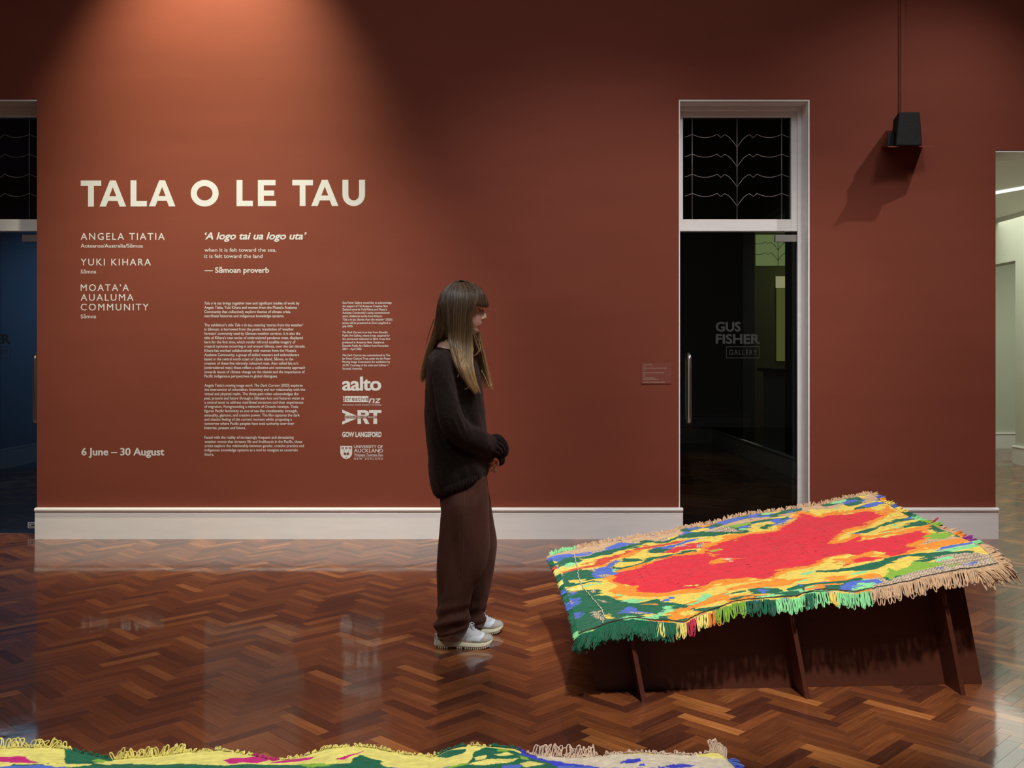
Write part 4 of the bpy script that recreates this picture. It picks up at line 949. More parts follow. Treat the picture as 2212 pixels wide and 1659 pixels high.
# left side: long straight yarn wrapped over the edge
le = PP[:, 0]
edge_fringe('side_fringe', le, [(-1, -0.25, -0.35), (-1, 0.0, -0.25)], [(0.06, MNT), (0.30, GRN), (0.38, BLU), (0.47, GRN), (0.53, BLU), (0.60, GRN), (0.66, PYL), (0.74, GRN), (0.80, PYL), (0.84, (0.7, 0.07, 0.03)), (0.93, GRN), (0.97, BLU), (1.0, BEI)], 330, 0.020, 0.010, 0.0019, 0.5, 0.15, mat1)
# cream running stitch near the left edge
ci = int(NU * 0.058); rs = MB(); k = 20
while k < NV - 40:
    off = int(12 * math.sin(k * 0.016))
    a = Vector(PP[k, ci + off]); b_ = Vector(PP[min(k + 9, NV - 1), ci + off]); 
    rs.tube([a + Vector((0, 0, .003)), (a + b_) / 2 + Vector((0.0015 * (1 if (k // 11) % 2 else -1), 0, .006)), b_ + Vector((0, 0, .003))], 0.0022, 5, col=(0.62, 0.56, 0.45)); k += 11
tag(obj('running_stitch', rs, M_yarn, mat1, True), kind='stuff')
# right side fringe
re_ = PP[:, -1]
runs_right = [(0.06, BEI), (0.22, BEI), (0.26, MNT), (0.31, (0.3, 0.03, 0.25)), (0.36, ORG), (0.46, BEI), (0.52, LIM), (0.57, LIM), (0.63, MNT), (0.70, GRN), (0.76, YEL), (0.80, BLU), (0.88, YEL), (0.92, ORG), (0.955, BLU), (1.0, BEI)]
edge_fringe('side_fringe', re_, [(1, -0.35, 0.25), (0.9, 0.5, 0.2)], runs_right, 300, 0.034, 0.010, 0.0019, 0.1, 0.22, mat1)
edge_fringe('corner_fringe', np.vstack([re_[:110][::-1], PP[0][-60:][::-1]]), [(1, -0.1, 0.12), (0.75, -0.6, -0.35)], [(1.0, BEI)], 130, 0.062, 0.014, 0.0023, 0.45, 0.28, mat1)
lp = MB(); c_ = Vector(re_[int(NV * 0.56)]); loop_yarn(lp, c_, Vector((0.85, 0.3, 0.45)).normalized(), Vector((0.2, 0.9, 0)), 0.055, 0.012, 0.0028, (0.5, 0.01, 0.03), 0, 0, 12)
obj('loose_loop', lp, M_yarn, mat1, True)
rebase(mat1)

# ---- low ply stand
def make_stand(name, label, tips, zfun, ang, dep, long_x, long_off, lean, board, group=None):
    root = empty(name, (sum(t[0] for t in tips) / 3, tips[1][1] + dep / 2, 0)); tag(root, label, 'stand', group)
    ca, sa = math.cos(ang), math.sin(ang); du = Vector((ca, sa, 0)); dv = Vector((-sa, ca, 0)); th = 0.018
    def top(x, y):                                        # height of the board's underside above a foot point, following the lean
        z = zfun(x, y) - 0.03
        for _ in range(4): z = zfun(x - lean * z, y) - 0.03
        return z
    def slab(nm, pts_foot, thick_dir):
        b = []; t = []
        for p in pts_foot:
            for s_ in ((0, 1)): pass
        a, c = pts_foot; w_ = thick_dir * th
        B = [a, c, c + w_, a + w_]
        if (c - a).cross(w_).z < 0: B = [c, a, a + w_, c + w_]
        Tt = []
        for p in B:
            z = top(p.x, p.y); Tt.append(Vector((p.x - lean * z, p.y, z)))
        mb = MB().hexa(B, Tt); return bevel(obj(nm, mb, M_ply, root), 0.001, 1)
    for i, (x, y) in enumerate(tips):
        a = Vector((x - th / 2, y, 0)); slab('fin', (a, a + dv * dep), du)
    o = Vector((long_x, long_off[0], 0)); slab('long_panel', (o, o + du * long_off[1]), dv)
    o = o + dv * (dep - 0.32); slab('long_panel', (o, o + du * long_off[1]), dv)
    bx0, bx1, by0, by1 = board
    q = [Vector((bx0, by0, 0)), Vector((bx1, by0 + (bx1 - bx0) * sa, 0)), Vector((bx1 - sa * (by1 - by0), by1 + (bx1 - bx0) * sa, 0)), Vector((bx0 - sa * (by1 - by0), by1, 0))]
    lo = [Vector((p.x, p.y, zfun(p.x, p.y) - 0.030)) for p in q]; hi = [Vector((p.x, p.y, zfun(p.x, p.y) - 0.011)) for p in q]
    bevel(obj('top_board', MB().hexa(lo, hi), M_ply, root), 0.001, 1)
    rebase(root); return root
make_stand('display_stand', 'low brown stained plywood stand of slotted fins under the red storm mat', [(0.493, -3.381), (1.113, -3.346), (1.718, -3.305)],
           lambda x, y: plane_z(x, y - YC) - 0.018, 0.057, 1.02, 0.328, (-3.257, 1.527), 0.19, (0.285, 1.79, -3.370, -2.37), 'low display stands')

# ---- foreground mat, only its far edge in view
M2D = 2.15
bk = [(-420,1622),(-250,1616),(-120,1630),(0,1620),(49,1617),(90,1615),(146,1619),(180,1628),(240,1641),(290,1638),(338,1635),(400,1628),(476,1623),(533,1629),(560,1634),(589,1641),(620,1638),(657,1631),(690,1621),(713,1616),(745,1612),(773,1612),(800,1616),(830,1622),(865,1630),(900,1634),(929,1640),(950,1632),(971,1622),(1000,1615),(1028,1612),(1070,1615),(1111,1619),(1142,1630),(1170,1635),(1199,1637),(1240,1638),(1275,1637),(1330,1631),(1377,1628),(1420,1631),(1465,1634),(1500,1633),(1530,1628),(1555,1628),(1571,1645)]
NU2, NV2 = 950, 170
bkp = np.array(bk, float); pxs = np.linspace(bkp[0, 0], bkp[-1, 0], NU2); pys = np.interp(pxs, bkp[:, 0], bkp[:, 1])
zb = H - (pys - CY) * M2D / F; xb = (pxs - CX) * M2D / F
vv = (np.linspace(0, 1, NV2) ** 2.0) * 0.98
z_mean = 0.432
G = np.zeros((NV2, NU2, 3))
dec = np.exp(-vv / 0.13)[:, None]
G[..., 0] = xb[None, :] + vv[:, None] * 0.04 + 0.012 * np.sin(vv[:, None] * 9) * (np.arange(NU2) / NU2)[None, :]
G[..., 1] = (M2D + YC) - vv[:, None] + 0 * xb[None, :]
G[..., 2] = z_mean - 0.05 * vv[:, None] + (zb - z_mean)[None, :] * dec + 0.006 * (vnoise(xb[None, :] * 6 + 0 * vv[:, None], vv[:, None] * 6 + 0 * xb[None, :]) - 0.5)
d2 = G[..., 1] - YC; qx = CX + G[..., 0] * F / d2; qy = CY + (H - G[..., 2]) * F / d2
su, sv = G[..., 0] + 2.0, vv[:, None] + 0 * xb[None, :]
C2 = np.empty(G.shape); C2[:] = PYL
edge_d = (sv - 0.0)
m1, m2_, m3 = vnoise(su * 9, sv * 30, 1.2), vnoise(su * 14, sv * 50, 5.2), vnoise(su * 22, sv * 60, 8.2)
wob = (vnoise(su * 16, sv * 20, 3.0) - 0.5) * 6; wobx = (vnoise(su * 12, sv * 60, 4.0) - 0.5) * 14
X2, Y2 = qx + wobx, qy + wob
def pc(mask, c): C2[mask] = c
pc(sv > 0.035, GRN); pc((sv > 0.035) & (m1 > 0.62), PYL); pc((sv > 0.05) & (m2_ > 0.70), LIM); pc((sv > 0.07) & (m3 > 0.72), BLU); pc((sv > 0.2) & (m1 < 0.3), MAG)
Za = lambda L: [(x / 2.665, 1560 + y / 2.665) for x, y in L]
Zb = lambda L: [(800 + x / 2.633, 1560 + y / 2.633) for x, y in L]
def p2(poly, c): pc(inpoly(X2, Y2, poly), c)
p2(Za([(-100,140),(380,140),(380,235),(-100,245)]), PYL); p2(Za([(380,150),(480,170),(640,190),(640,225),(500,240),(420,235),(375,215)]), GRN)
p2(Za([(-60,205),(150,200),(220,232),(100,235),(-60,228)]), MAG); p2(Za([(-60,255),(320,245),(340,290),(-60,290)]), BLU); p2(Za([(200,240),(420,235),(530,240),(520,252),(330,258)]), PYL)
p2(Za([(640,195),(900,190),(1280,160),(1420,180),(1580,210),(1900,145),(2212,140),(2212,215),(2000,235),(1700,240),(1400,250),(1100,240),(900,240),(700,235)]), PYL)
p2(Za([(520,222),(560,212),(610,225),(580,238)]), LIM)
p2(Za([(640,240),(900,240),(1100,243),(1300,258),(1700,245),(1990,238),(2080,190),(2150,210),(2240,260),(2240,300),(640,300)]), GRN)
p2(Za([(1290,212),(1400,205),(1520,192),(1570,215),(1480,240),(1330,240)]), MAG); p2(Za([(1560,238),(1650,220),(1800,195),(1790,208),(1650,238)]), MAG); p2(Za([(1930,212),(2000,195),(2090,165),(2060,185),(1980,215)]), MAG)
p2(Za([(1720,240),(1850,235),(1900,250),(1760,262)]), LIM)
p2(Zb([(-40,140),(80,150),(180,185),(340,210),(420,235),(200,245),(100,240),(0,190)]), PYL); p2(Zb([(380,195),(440,160),(540,150),(520,180),(430,205)]), GRN)
p2(Zb([(530,150),(640,140),(610,170),(580,230),(430,250),(300,240),(460,210),(530,190)]), PYL); p2(Zb([(640,145),(820,155),(900,190),(1050,220),(1120,250),(1000,300),(300,300),(560,240),(590,170)]), GRN)
for q in ([(700,185),(800,165),(830,178),(720,195)], [(560,240),(660,215),(840,205),(800,225),(640,245)], [(840,235),(900,225),(1000,245),(880,258)], [(580,205),(660,190),(650,212),(600,222)]): p2(Zb(q), PYL)
p2(Zb([(720,150),(800,150),(790,165),(730,165)]), LIM); p2(Zb([(850,190),(900,200),(890,220),(840,210)]), LIM)
p2(Zb([(750,245),(860,240),(850,265),(760,280)]), BLU)
p2(Zb([(860,160),(940,170),(1060,205),(1280,190),(1540,180),(1900,195),(2060,220),(2060,260),(1900,262),(1500,262),(1300,258),(1100,235),(960,205)]), (0.68, 0.58, 0.44))
p2(Zb([(830,152),(870,165),(960,205),(1120,240),(1300,250),(1300,262),(1080,258),(930,215)]), COB)
p2(Zb([(1080,250),(1300,258),(1500,262),(2050,262),(2050,290),(1080,290)]), BLU)
p2(Zb([(1415,235),(1460,215),(1530,210),(1545,222),(1480,238)]), COB); p2(Zb([(1530,245),(1560,235),(1580,248),(1550,252)]), COB); p2(Zb([(1640,250),(1760,232),(1860,238),(1800,256),(1660,260)]), COB)
C2 *= (0.86 + 0.24 * vnoise(su * 40, sv * 200, 8.0))[..., None]
cm2 = (np.abs(C2[..., 2] / np.maximum(C2[..., 0], 1e-4) - 0.647) < 0.02)
G[..., 2] += 0.0022 * (vnoise(su * 60, sv * 160, 6.0) - 0.5) + np.where(cm2, 0.004 * (np.abs(np.sin(su * 110 + 3.0 * np.abs(np.sin(sv * 170)))) - 0.5), 0)
mat2 = empty('embroidered_mat', (-0.4, -5.4, 0.42)); tag(mat2, 'wavy embroidered mat in yellow, green and cobalt wool at the bottom edge, nearest the viewer', 'mat', 'embroidered storm mats')
grid_mesh('woven_surface', G[::-1], C2[::-1], 0.008, M_yarn, mat2)
fr_ = lambda px: (px - bk[0][0]) / (bk[-1][0] - bk[0][0])
edge_fringe('back_fringe', G[0], [(0, 0.7, 0.5), (0, 0.7, 0.5)], [(fr_(146), PYL), (fr_(240), GRN), (fr_(535), PYL), (fr_(592), MAG), (fr_(935), PYL), (fr_(1000), GRN), (fr_(1050), PYL), (fr_(1110), GRN), (fr_(1130), COB), (1.0, (0.72, 0.52, 0.38))], 620, 0.009, 0.006, 0.0013, 0.2, 0.5, mat2, 0.0, 7)
for a_, b_, c_, nn, LL in ((-40, 146, PYL, 26, 0.020), (245, 400, PYL, 34, 0.020), (1150, 1290, (0.78, 0.58, 0.44), 26, 0.026), (1535, 1570, (0.78, 0.58, 0.44), 22, 0.024)):
    i0, i1 = int(fr_(a_) * NU2), int(min(fr_(b_), 1) * NU2) - 1
    edge_fringe('back_fringe', G[0][i0:i1], [(0, 0.5, 0.8), (0, 0.5, 0.8)], [(1.0, c_)], nn, LL, 0.012, 0.0015, 0.0, 0.35, mat2, 0.0, 13)
edge_fringe('side_fringe', G[:120, -1][::-1], [(1, 0.1, 0.0), (1, 0.3, 0.1)], [(0.9, COB), (1.0, BLU)], 150, 0.028, 0.008, 0.0018, 0.5, 0.25, mat2)
rebase(mat2)
make_stand('display_stand', 'low brown plywood stand hidden beneath the nearest mat at the bottom edge', [(-1.2, -5.88), (-0.55, -5.88), (0.1, -5.88)],
           lambda x, y: 0.385 - 0.05 * (-4.96 - y) if y < -4.96 else 0.385, 0.0, 0.88, -1.45, (-5.70, 1.75), 0.0, (-1.45, 0.38, -5.86, -4.985), 'low display stands')

# ------------------------------------------------------------------ the visitor
DP = 4.526
def Wp(px, py, y=0.0):
    d = DP + y; return Vector(((px - CX) * d / F, d + YC, H - (py - CY) * d / F))
mp = DP / F
def ring_h(py, back, frt, hy, yc=0.0, n=32, slope=0.0, e=2.3, yoff=0.0):
    """one roughly horizontal section of a garment: edges in px, half depth in metres"""
    d = DP + yc; s = d / F
    x0, x1 = (back - CX) * s, (frt - CX) * s; cx, a = (x0 + x1) / 2, (x1 - x0) / 2; z = H - (py - CY) * s
    R = []
    for k in range(n):
        t = 2 * PI * k / n; c, q = math.cos(t), math.sin(t)
        x = a * math.copysign(abs(c) ** (2 / e), c); y = hy * math.copysign(abs(q) ** (2 / e), q)
        R.append((cx + x, DP + YC + yc + y, z + slope * x))
    return R
def tube_px(mb, pts, n=20):
    """pts: (px, py, y, radius m)"""
    mb.tube([Wp(*p[:3]) for p in pts], [p[3] for p in pts], n)
def resample(pts, m):
    pts = np.array(pts, float); n = len(pts); t = np.linspace(0, n - 1, m); out = np.zeros((m, pts.shape[1]))
    for i, tt in enumerate(t):
        k = min(int(tt), n - 2); f = tt - k
        p0, p1, p2_, p3 = pts[max(k-1, 0)], pts[k], pts[k+1], pts[min(k+2, n-1)]
        out[i] = 0.5 * ((2*p1) + (-p0+p2_)*f + (2*p0-5*p1+4*p2_-p3)*f*f + (-p0+3*p1-3*p2_+p3)*f**3)
    return out
person = empty('person', (Wp(1000, 775).x, DP + YC, 0)); tag(person, 'person with long brown hair in a dark fuzzy jumper and brown trousers, standing side-on', 'person')
M_skin = mat('skin', (0.55, 0.33, 0.25), 0.5, spec=0.35, attr=True, bump=(400, 0.05, 0.0005))
M_skin.node_tree.nodes['Principled BSDF'].inputs['Subsurface Weight'].default_value = 0.15
M_skin.node_tree.nodes['Principled BSDF'].inputs['Subsurface Radius'].default_value = (0.01, 0.004, 0.002)

# --- body: one continuous surface under the clothes
hp = [(613,986,1004,.018),(616,976,1014,.034),(622,966,1025,.050),(631,958,1033.5,.062),(640,954,1039.5,.070),(650,952,1043.2,.0755),(658,952,1044.2,.0755),(664,953,1043.6,.0745),(669,954,1041.3,.0735),(674,956,1041.6,.0725),(681,959,1042.6,.0705),
      (688,963,1042.2,.067),(693,966,1041.0,.064),(697,969,1040.6,.061),(700,971,1039.4,.058),(704,974,1038.4,.054),(708,978,1035.4,.049),(712,984,1034.6,.043),(716,992,1033.6,.036),(719,1000,1031,.027),(721.5,1008,1026,.015)]
hp = resample(hp, 64)
mb = MB(); R = []
NH = 56
for py, b_, f_, w in hp:
    s = mp; x0, x1 = (b_ - CX) * s, (f_ - CX) * s; cx, a = (x0 + x1) / 2, (x1 - x0) / 2; r = []
    tface = min(max((py - 655) / 20, 0), 1)
    for k in range(NH):
        t = 2 * PI * k / NH; c, q = math.cos(t), math.sin(t)
        ex = 2.25 - 0.25 * tface * (c > 0)
        x = a * math.copysign(abs(c) ** (2 / ex), c); y = w * math.copysign(abs(q) ** (2 / ex), q)
        if c > 0: y *= 1 - 0.22 * tface * c ** 2
        r.append((cx + x, DP + YC + y, H - (py - CY) * s))
    R.append(r)
mb.rings(R)
# nose, lips, chin
nose = [(1040.5,667,.0075),(1043,673,.0075),(1045.4,679,.0082),(1047.2,684,.0092),(1046.4,688.2,.0098)]
mb.tube([Wp(a, b_, 0) for a, b_, r_ in nose], [r_ for a, b_, r_ in nose], 12)
for sg in (-1, 1): mb.tube([Wp(1041, 686, sg * .006), Wp(1043.2, 688.6, sg * .0095), Wp(1040.4, 690.2, sg * .0095)], [.004, .0062, .0045], 10)
mb.tube([Wp(1045, 689.2, 0), Wp(1039, 692.5, 0)], [.006, .006], 10)
for py, ext, rr in ((698.3, 1039.4, .0050), (702.9, 1037.9, .0052)):
    mb.tube([Wp(ext - 5.5, 701.2, -.022), Wp(ext - 1.2, py + .6, -.013), Wp(ext, py, 0), Wp(ext - 1.2, py + .6, .013), Wp(ext - 5.5, 701.2, .022)], [.002, rr * .85, rr, rr * .85, .002], 10)
mb.tube([Wp(1028, 714.5, -.006), Wp(1031, 713.5, 0), Wp(1028, 714.5, .006)], [.009, .0115, .009], 10)
# ear
for sg in (-1, 1): mb.tube([Wp(992, 664, sg * .068), Wp(988, 667, sg * .076), Wp(988, 676, sg * .076), Wp(993, 686, sg * .070)], [.008, .010, .009, .005], 10)
# neck and torso, arms, legs
mb.rings([ring_h(py, b_, f_, w, n=28, e=2.0) for py, b_, f_, w in [(700,972,1012,.045),(715,965,1008,.050),(724,958,1006,.053),(732,949,1008,.060),(741,941,1010,.070),(752,938,1012,.080),(764,942,1014,.100),(776,940,1020,.130),(795,938,1028,.140),(850,942,1032,.130),(920,948,1030,.120),(960,946,1034,.125),(1020,950,1036,.130),(1060,958,1030,.125),(1075,966,1024,.09)]])
arm_n = [(957,788,-.125,.042),(962,830,-.170,.042),(970,880,-.195,.042),(982,924,-.205,.040),(1010,944,-.175,.037),(1036,958,-.120,.031),(1056,972,-.070,.024),(1063,984,-.045,.020)]
arm_f = [(960,788,.125,.042),(972,830,.175,.042),(990,880,.20,.042),(1008,930,.20,.040),(1032,950,.150,.036),(1052,966,.095,.030),(1068,982,.045,.024),(1070,994,.020,.020)]
tube_px(mb, resample(arm_n, 30), 18); tube_px(mb, resample(arm_f, 30), 18)
tube_px(mb, resample([(1002,1050,-.075,.065),(1002,1110,-.090,.068),(996,1190,-.10,.060),(985,1260,-.10,.054),(975,1320,-.10,.042),(966,1368,-.10,.034),(962,1380,-.10,.034)], 30), 18)
tube_px(mb, resample([(1002,1050,.075,.065),(1008,1110,.100,.068),(1012,1190,.125,.062),(1010,1250,.13,.054),(1003,1300,.13,.042),(992,1346,.13,.034),(990,1352,.13,.034)], 30), 18)
tube_px(mb, [(958,1376,-.10,.030),(985,1381,-.10,.034),(1020,1384,-.10,.030),(1045,1386,-.10,.022)], 14)
tube_px(mb, [(986,1350,.13,.030),(1010,1353,.13,.034),(1045,1356,.13,.030),(1068,1358,.13,.022)], 14)
tube_px(mb, [(1060,990,-.034,.014),(1060,1001,-.034,.013),(1062,1011,-.034,.009)], 12)
# hands: near hand folded over the far one, fingers curled down
def hand(mb, wrist, knuck, fingers, thumb, pr):
    mb.tube([wrist, (wrist + knuck) / 2, knuck], [pr * .8, pr * 1.05, pr * .9], 14)
    for f, r in fingers: mb.tube([Vector(p) for p in resample([tuple(q) for q in f], 9)], [r * (1 - 0.25 * k / 8) for k in range(9)], 10)
    mb.tube([Vector(p) for p in resample([tuple(q) for q in thumb], 8)], [.0095 * (1 - 0.2 * k / 7) for k in range(8)], 10)
Hn = []
for i, (kx, ky, ex, ey, L, r_) in enumerate([(1065.5,996,1052.5,1002.5,0,.0064),(1068.5,1001.5,1053.5,1011,0,.0066),(1071,1007,1060,1018.5,0,.0062),(1073.5,1011,1067,1021,0,.0054)]):
    Hn.append(([Wp(kx - 4, ky - 5, -.045 + .004 * i), Wp(kx, ky, -.060 + .004 * i), Wp((kx + ex) / 2 + 1, (ky + ey) / 2 + .8, -.066 + .003 * i), Wp(ex, ey, -.056 + .003 * i)], r_))
hand(mb, Wp(1063, 984, -.042), Wp(1068.5, 993.5, -.038), Hn, [Wp(1066, 988, -.030), Wp(1072, 993, -.020), Wp(1074.5, 999, -.018), Wp(1073, 1003, -.020)], .016)
Hf = []
for i in range(4):
    Hf.append(([Wp(1070 - i * 2, 1000 + i * 2.5, .012), Wp(1069 - i * 2.2, 1006 + i * 2.6, .004), Wp(1063 - i * 2.0, 1009 + i * 2.6, -.012), Wp(1059 - i * 1.5, 1007 + i * 2.5, -.022)], .0078 - i * .0004))
hand(mb, Wp(1070, 994, .018), Wp(1070, 1002, .010), Hf, [Wp(1072, 996, .004), Wp(1075, 1000, -.010), Wp(1073, 1005, -.018), Wp(1069, 1007, -.020)], .019)
body = remesh(mb, 0.0034, 3, 'body', 0.5)
V = getv(body); X, Y, Z = V[:, 0], V[:, 1] - (DP + YC), V[:, 2]
PXv = CX + X * F / (DP + Y); PYv = CY + (H - Z) * F / (DP + Y)
# eye sockets and mouth corner pressed in
for sg in (-1, 1):
    ec = np.array(Wp(1037, 669.5, sg * .031)); dd_ = np.linalg.norm((V - ec) / np.array([1.0, 1.15, .62]), axis=1)
    V[:, 0] -= 0.0045 * np.exp(-(dd_ / 0.0115) ** 2)
setv(body, V)
col_ = np.tile(np.array((0.56, 0.335, 0.25)), (len(V), 1))
def blend(mask, c):
    global col_
    m = np.clip(mask, 0, 1)[:, None]; col_ = col_ * (1 - m) + np.array(c) * m
face = (PYv < 725) & (PXv > 1010)
blend(np.where(face, 0.55 * np.exp(-(((PXv - 1026) / 9) ** 2 + ((PYv - 688) / 9) ** 2)), 0), (0.62, 0.27, 0.21))
lipm = np.exp(-((PYv - 700.8) / 3.2) ** 4) * (PXv > 1031) * (np.abs(Y) < .021)
blend(np.where(face, lipm * 0.8, 0), (0.42, 0.12, 0.11))
blend(np.where((PYv > 980) & (PXv > 1040), 0.5, 0), (0.60, 0.27, 0.19))
scalp = (PYv < 652) | ((PXv < 1012) & (PYv < 700))
blend(np.where(scalp, 1.0, 0), (0.05, 0.032, 0.02))
setcol(body, col_); link('body', body, M_skin, person)
M_eye = mat('eye_white', (0.75, 0.72, 0.7), 0.2, bump=(200, 0.02, 0.0005)); M_iris = mat('iris', (0.05, 0.06, 0.06), 0.15, bump=(200, 0.02, 0.0005)); M_lash = mat('lash', (0.02, 0.012, 0.01), 0.7, bump=(200, 0.02, 0.0005))
def ball(c, r, sx=1, sy=1, sz=1, n=16, m=10):
    mb = MB(); R = []
    for i in range(m + 1):
        a = -PI / 2 + PI * i / m; rr = max(r * math.cos(a), 1e-5)
        R.append([(c[0] + sx * rr * math.cos(2*PI*k/n), c[1] + sy * rr * math.sin(2*PI*k/n), c[2] + sz * r * math.sin(a)) for k in range(n)])
    return mb.rings(R)
for sg in (-1, 1):
    ec = Wp(1032.2, 669.8, sg * .0295)
    e = obj('eye', ball(ec, .0112), M_eye, person, True)
    ld = MB(); RR = []
    for i in range(8):
        a = math.radians(-6 + 12 * i); rr = .0121 * math.cos(a)
        RR.append([(ec.x + rr * math.cos(t_ * 2 * PI / 20), ec.y + rr * math.sin(t_ * 2 * PI / 20), ec.z + .0121 * math.sin(a)) for t_ in range(20)])
    ld.rings(RR, caps=True, cols=[(0.54, 0.30, 0.22)] * 8); obj('upper_eyelid', ld, M_skin, e, True)
    ld = MB(); RR = []
    for i in range(6):
        a = math.radians(-24 - 11 * i); rr = .0121 * math.cos(a)
        RR.append([(ec.x + rr * math.cos(t_ * 2 * PI / 20), ec.y + rr * math.sin(t_ * 2 * PI / 20), ec.z + .0121 * math.sin(a)) for t_ in range(20)])
    ld.rings(RR[::-1], caps=True, cols=[(0.54, 0.30, 0.22)] * 6); obj('lower_eyelid', ld, M_skin, e, True)
    obj('iris', ball(ec + Vector((.0088, sg * .003, -.0028)), .0044, .7), M_iris, e, True)
    lid = MB(); 
    lid.tube([ec + Vector((.0060, sg * .0108, -.0018)), ec + Vector((.0108, sg * .0070, -.0016)), ec + Vector((.0130, 0, -.0014)), ec + Vector((.0108, -sg * .0065, -.0014))], [.0008, .0011, .0011, .0008], 6)
    obj('lashes', lid, M_lash, e, True)
    br = MB().tube([Wp(1031, 662, sg * .048), Wp(1037, 660.5, sg * .040), Wp(1042, 661.5, sg * .022)], [.0010, .0022, .0018], 6)
    obj('eyebrow', br, mat('brow_hair', (0.10, 0.055, 0.03), 0.7, bump=(300, 0.2, 0.0005)), person, True)

# --- jumper
M_knit = mat('fuzzy_dark_knit', (0.012, 0.0070, 0.0062), 0.95, spec=0.1, sheen=1.0, var=0.35, vscale=70, bump=(260, 0.9, 0.004))
M_knit.node_tree.nodes['Principled BSDF'].inputs['Sheen Tint'].default_value = (0.30, 0.19, 0.16, 1)
M_knit.node_tree.nodes['Principled BSDF'].inputs['Sheen Weight'].default_value = 0.4
mb = MB()
sec = [(752,944,1004,.075,0),(757,936,1010,.105,0),(764,930,1018,.145,0),(776,924.5,1027,.178,0),(800,921,1036,.190,0),(850,919.5,1044,.185,0),(900,920,1050,.185,0),(950,922,1053,.190,-.06),(990,925,1055,.195,-.16),(1018,929,1056,.200,-.34),(1046,938,1053,.195,-.40)]
sec = resample([(a, b_, c, d_, e) for a, b_, c, d_, e in sec], 40)
mb.rings([ring_h(s_[0], s_[1], s_[2], s_[3], n=40, slope=-s_[4]) for s_ in sec])
sl_n = [(950,776,-.140,.040),(953,790,-.165,.050),(956,815,-.185,.052),(962,850,-.200,.053),(970,885,-.215,.055),(980,915,-.220,.058),(1000,938,-.200,.056),(1025,951,-.155,.056),(1045,960,-.105,.056),(1060,966,-.072,.054),(1064,968,-.062,.044)]
sl_f = [(950,776,.140,.040),(958,800,.170,.052),(972,840,.195,.054),(990,885,.205,.056),(1010,925,.200,.058),(1030,950,.160,.056),(1048,965,.110,.052),(1062,978,.065,.046),(1066,984,.050,.038)]
tube_px(mb, resample(sl_n, 40), 24); tube_px(mb, resample(sl_f, 40), 24)
me = remesh(mb, 0.0065, 8, 'sweater', 0.6)
V = getv(me); N = getn(me); X, Y, Z = V[:, 0], V[:, 1] - (DP + YC), V[:, 2]
PXv = CX + X * F / (DP + Y); PYv = CY + (H - Z) * F / (DP + Y)
# soft folds: vertical on the trunk, across the elbow on the sleeve
fold = (vnoise(X * 16 + Z * 5, Y * 16, Z * 3.5) - 0.5) * 0.016 + (vnoise(X * 40 + Z * 18, Y * 30, Z * 12) - 0.5) * 0.006
elb = np.exp(-(((PXv - 992) / 26) ** 2 + ((PYv - 912) / 22) ** 2)) * (Y < -0.1)
fold += elb * 0.003 * np.sin((PXv - PYv * 0.4) * 0.42)
low = np.clip((PYv - 940) / 80, 0, 1) * (PXv < 1045)
fold += low * 0.010 * (vnoise(X * 30, Y * 8, 4.0) - 0.5)
fold += 0.0016 * (vnoise(X * 300, Y * 300, Z * 300) - 0.5)
V += N * fold[:, None]; setv(me, V)
sw = link('sweater', me, M_knit, person)
def ribbed(name, path, rad, thick, ribs, parent, rows=8, closed_end=True):
    """tubular knitted band following a short path of (centre, axis u, axis v)"""
    mb = MB(); R = []; n = ribs * 8
    for c, u_, v_ in path:
        R.append([c + u_ * math.cos(2*PI*k/n) * (1 + thick * math.cos(ribs * 2*PI*k/n)) + v_ * math.sin(2*PI*k/n) * (1 + thick * math.cos(ribs * 2*PI*k/n)) for k in range(n)])
    mb.rings(R, caps=False)
    # turned-in rim
    return obj(name, mb, M_knit, parent, True)
def band(name, pts, rads, ribs, parent, thick=0.075):
    both = resample([tuple(p) + tuple(q) for p, q in zip(pts, rads)], len(pts) * 3)
    P3 = [Wp(*p[:3]) for p in both]; rads = [tuple(p[3:]) for p in both]; path = []
    for i, p in enumerate(P3):
        t = (P3[min(i+1, len(P3)-1)] - P3[max(i-1, 0)]).normalized(); u_ = t.cross(Vector((0, 1, 0))).normalized(); v_ = t.cross(u_)
        path.append((p, u_ * rads[i][0], v_ * rads[i][1]))
    return ribbed(name, path, 0, thick, ribs, parent)
# near cuff sits like a deep ribbed ruff round the wrist
band('cuff', [(1056,962,-.078),(1062,964,-.074),(1068,967,-.070),(1073,970,-.064),(1076,974,-.058),(1074,979,-.052),(1070,982,-.048)], [(.046,.040),(.056,.048),(.058,.050),(.054,.048),(.046,.042),(.034,.032),(.016,.018)], 18, sw)
band('cuff', [(1060,976,.070),(1068,984,.050),(1074,992,.035),(1077,999,.025),(1077,1004,.020)], [(.038,.036),(.042,.038),(.036,.034),(.028,.028),(.014,.014)], 18, sw)
# hem band
mb = MB(); R = []; n = 240
for j, (py, b_, f_, w, sl, ex) in enumerate([(1040,936,1053,.196,.40,1.0),(1046,938,1054,.200,.42,1.01),(1054,941,1053,.200,.44,1.0),(1060,944,1051,.196,.45,.985),(1061,946,1049,.188,.45,.95)]):
    base = ring_h(py - 11, b_, f_, w, n=n, slope=sl); c = Vector((sum(p[0] for p in base) / n, DP + YC, 0)); r = []
    for k, p in enumerate(base):
        f = 1 + 0.012 * math.cos(60 * 2 * PI * k / n) + 0.02 * (vnoise(np.array([k * 0.06]), np.array([1.0]))[0] - 0.5)
        r.append((c.x + (p[0] - c.x) * f * ex, c.y + (p[1] - c.y) * f * ex, p[2]))
    R.append(r)
obj('hem_band', MB().rings(R, caps=False), M_knit, sw, True)
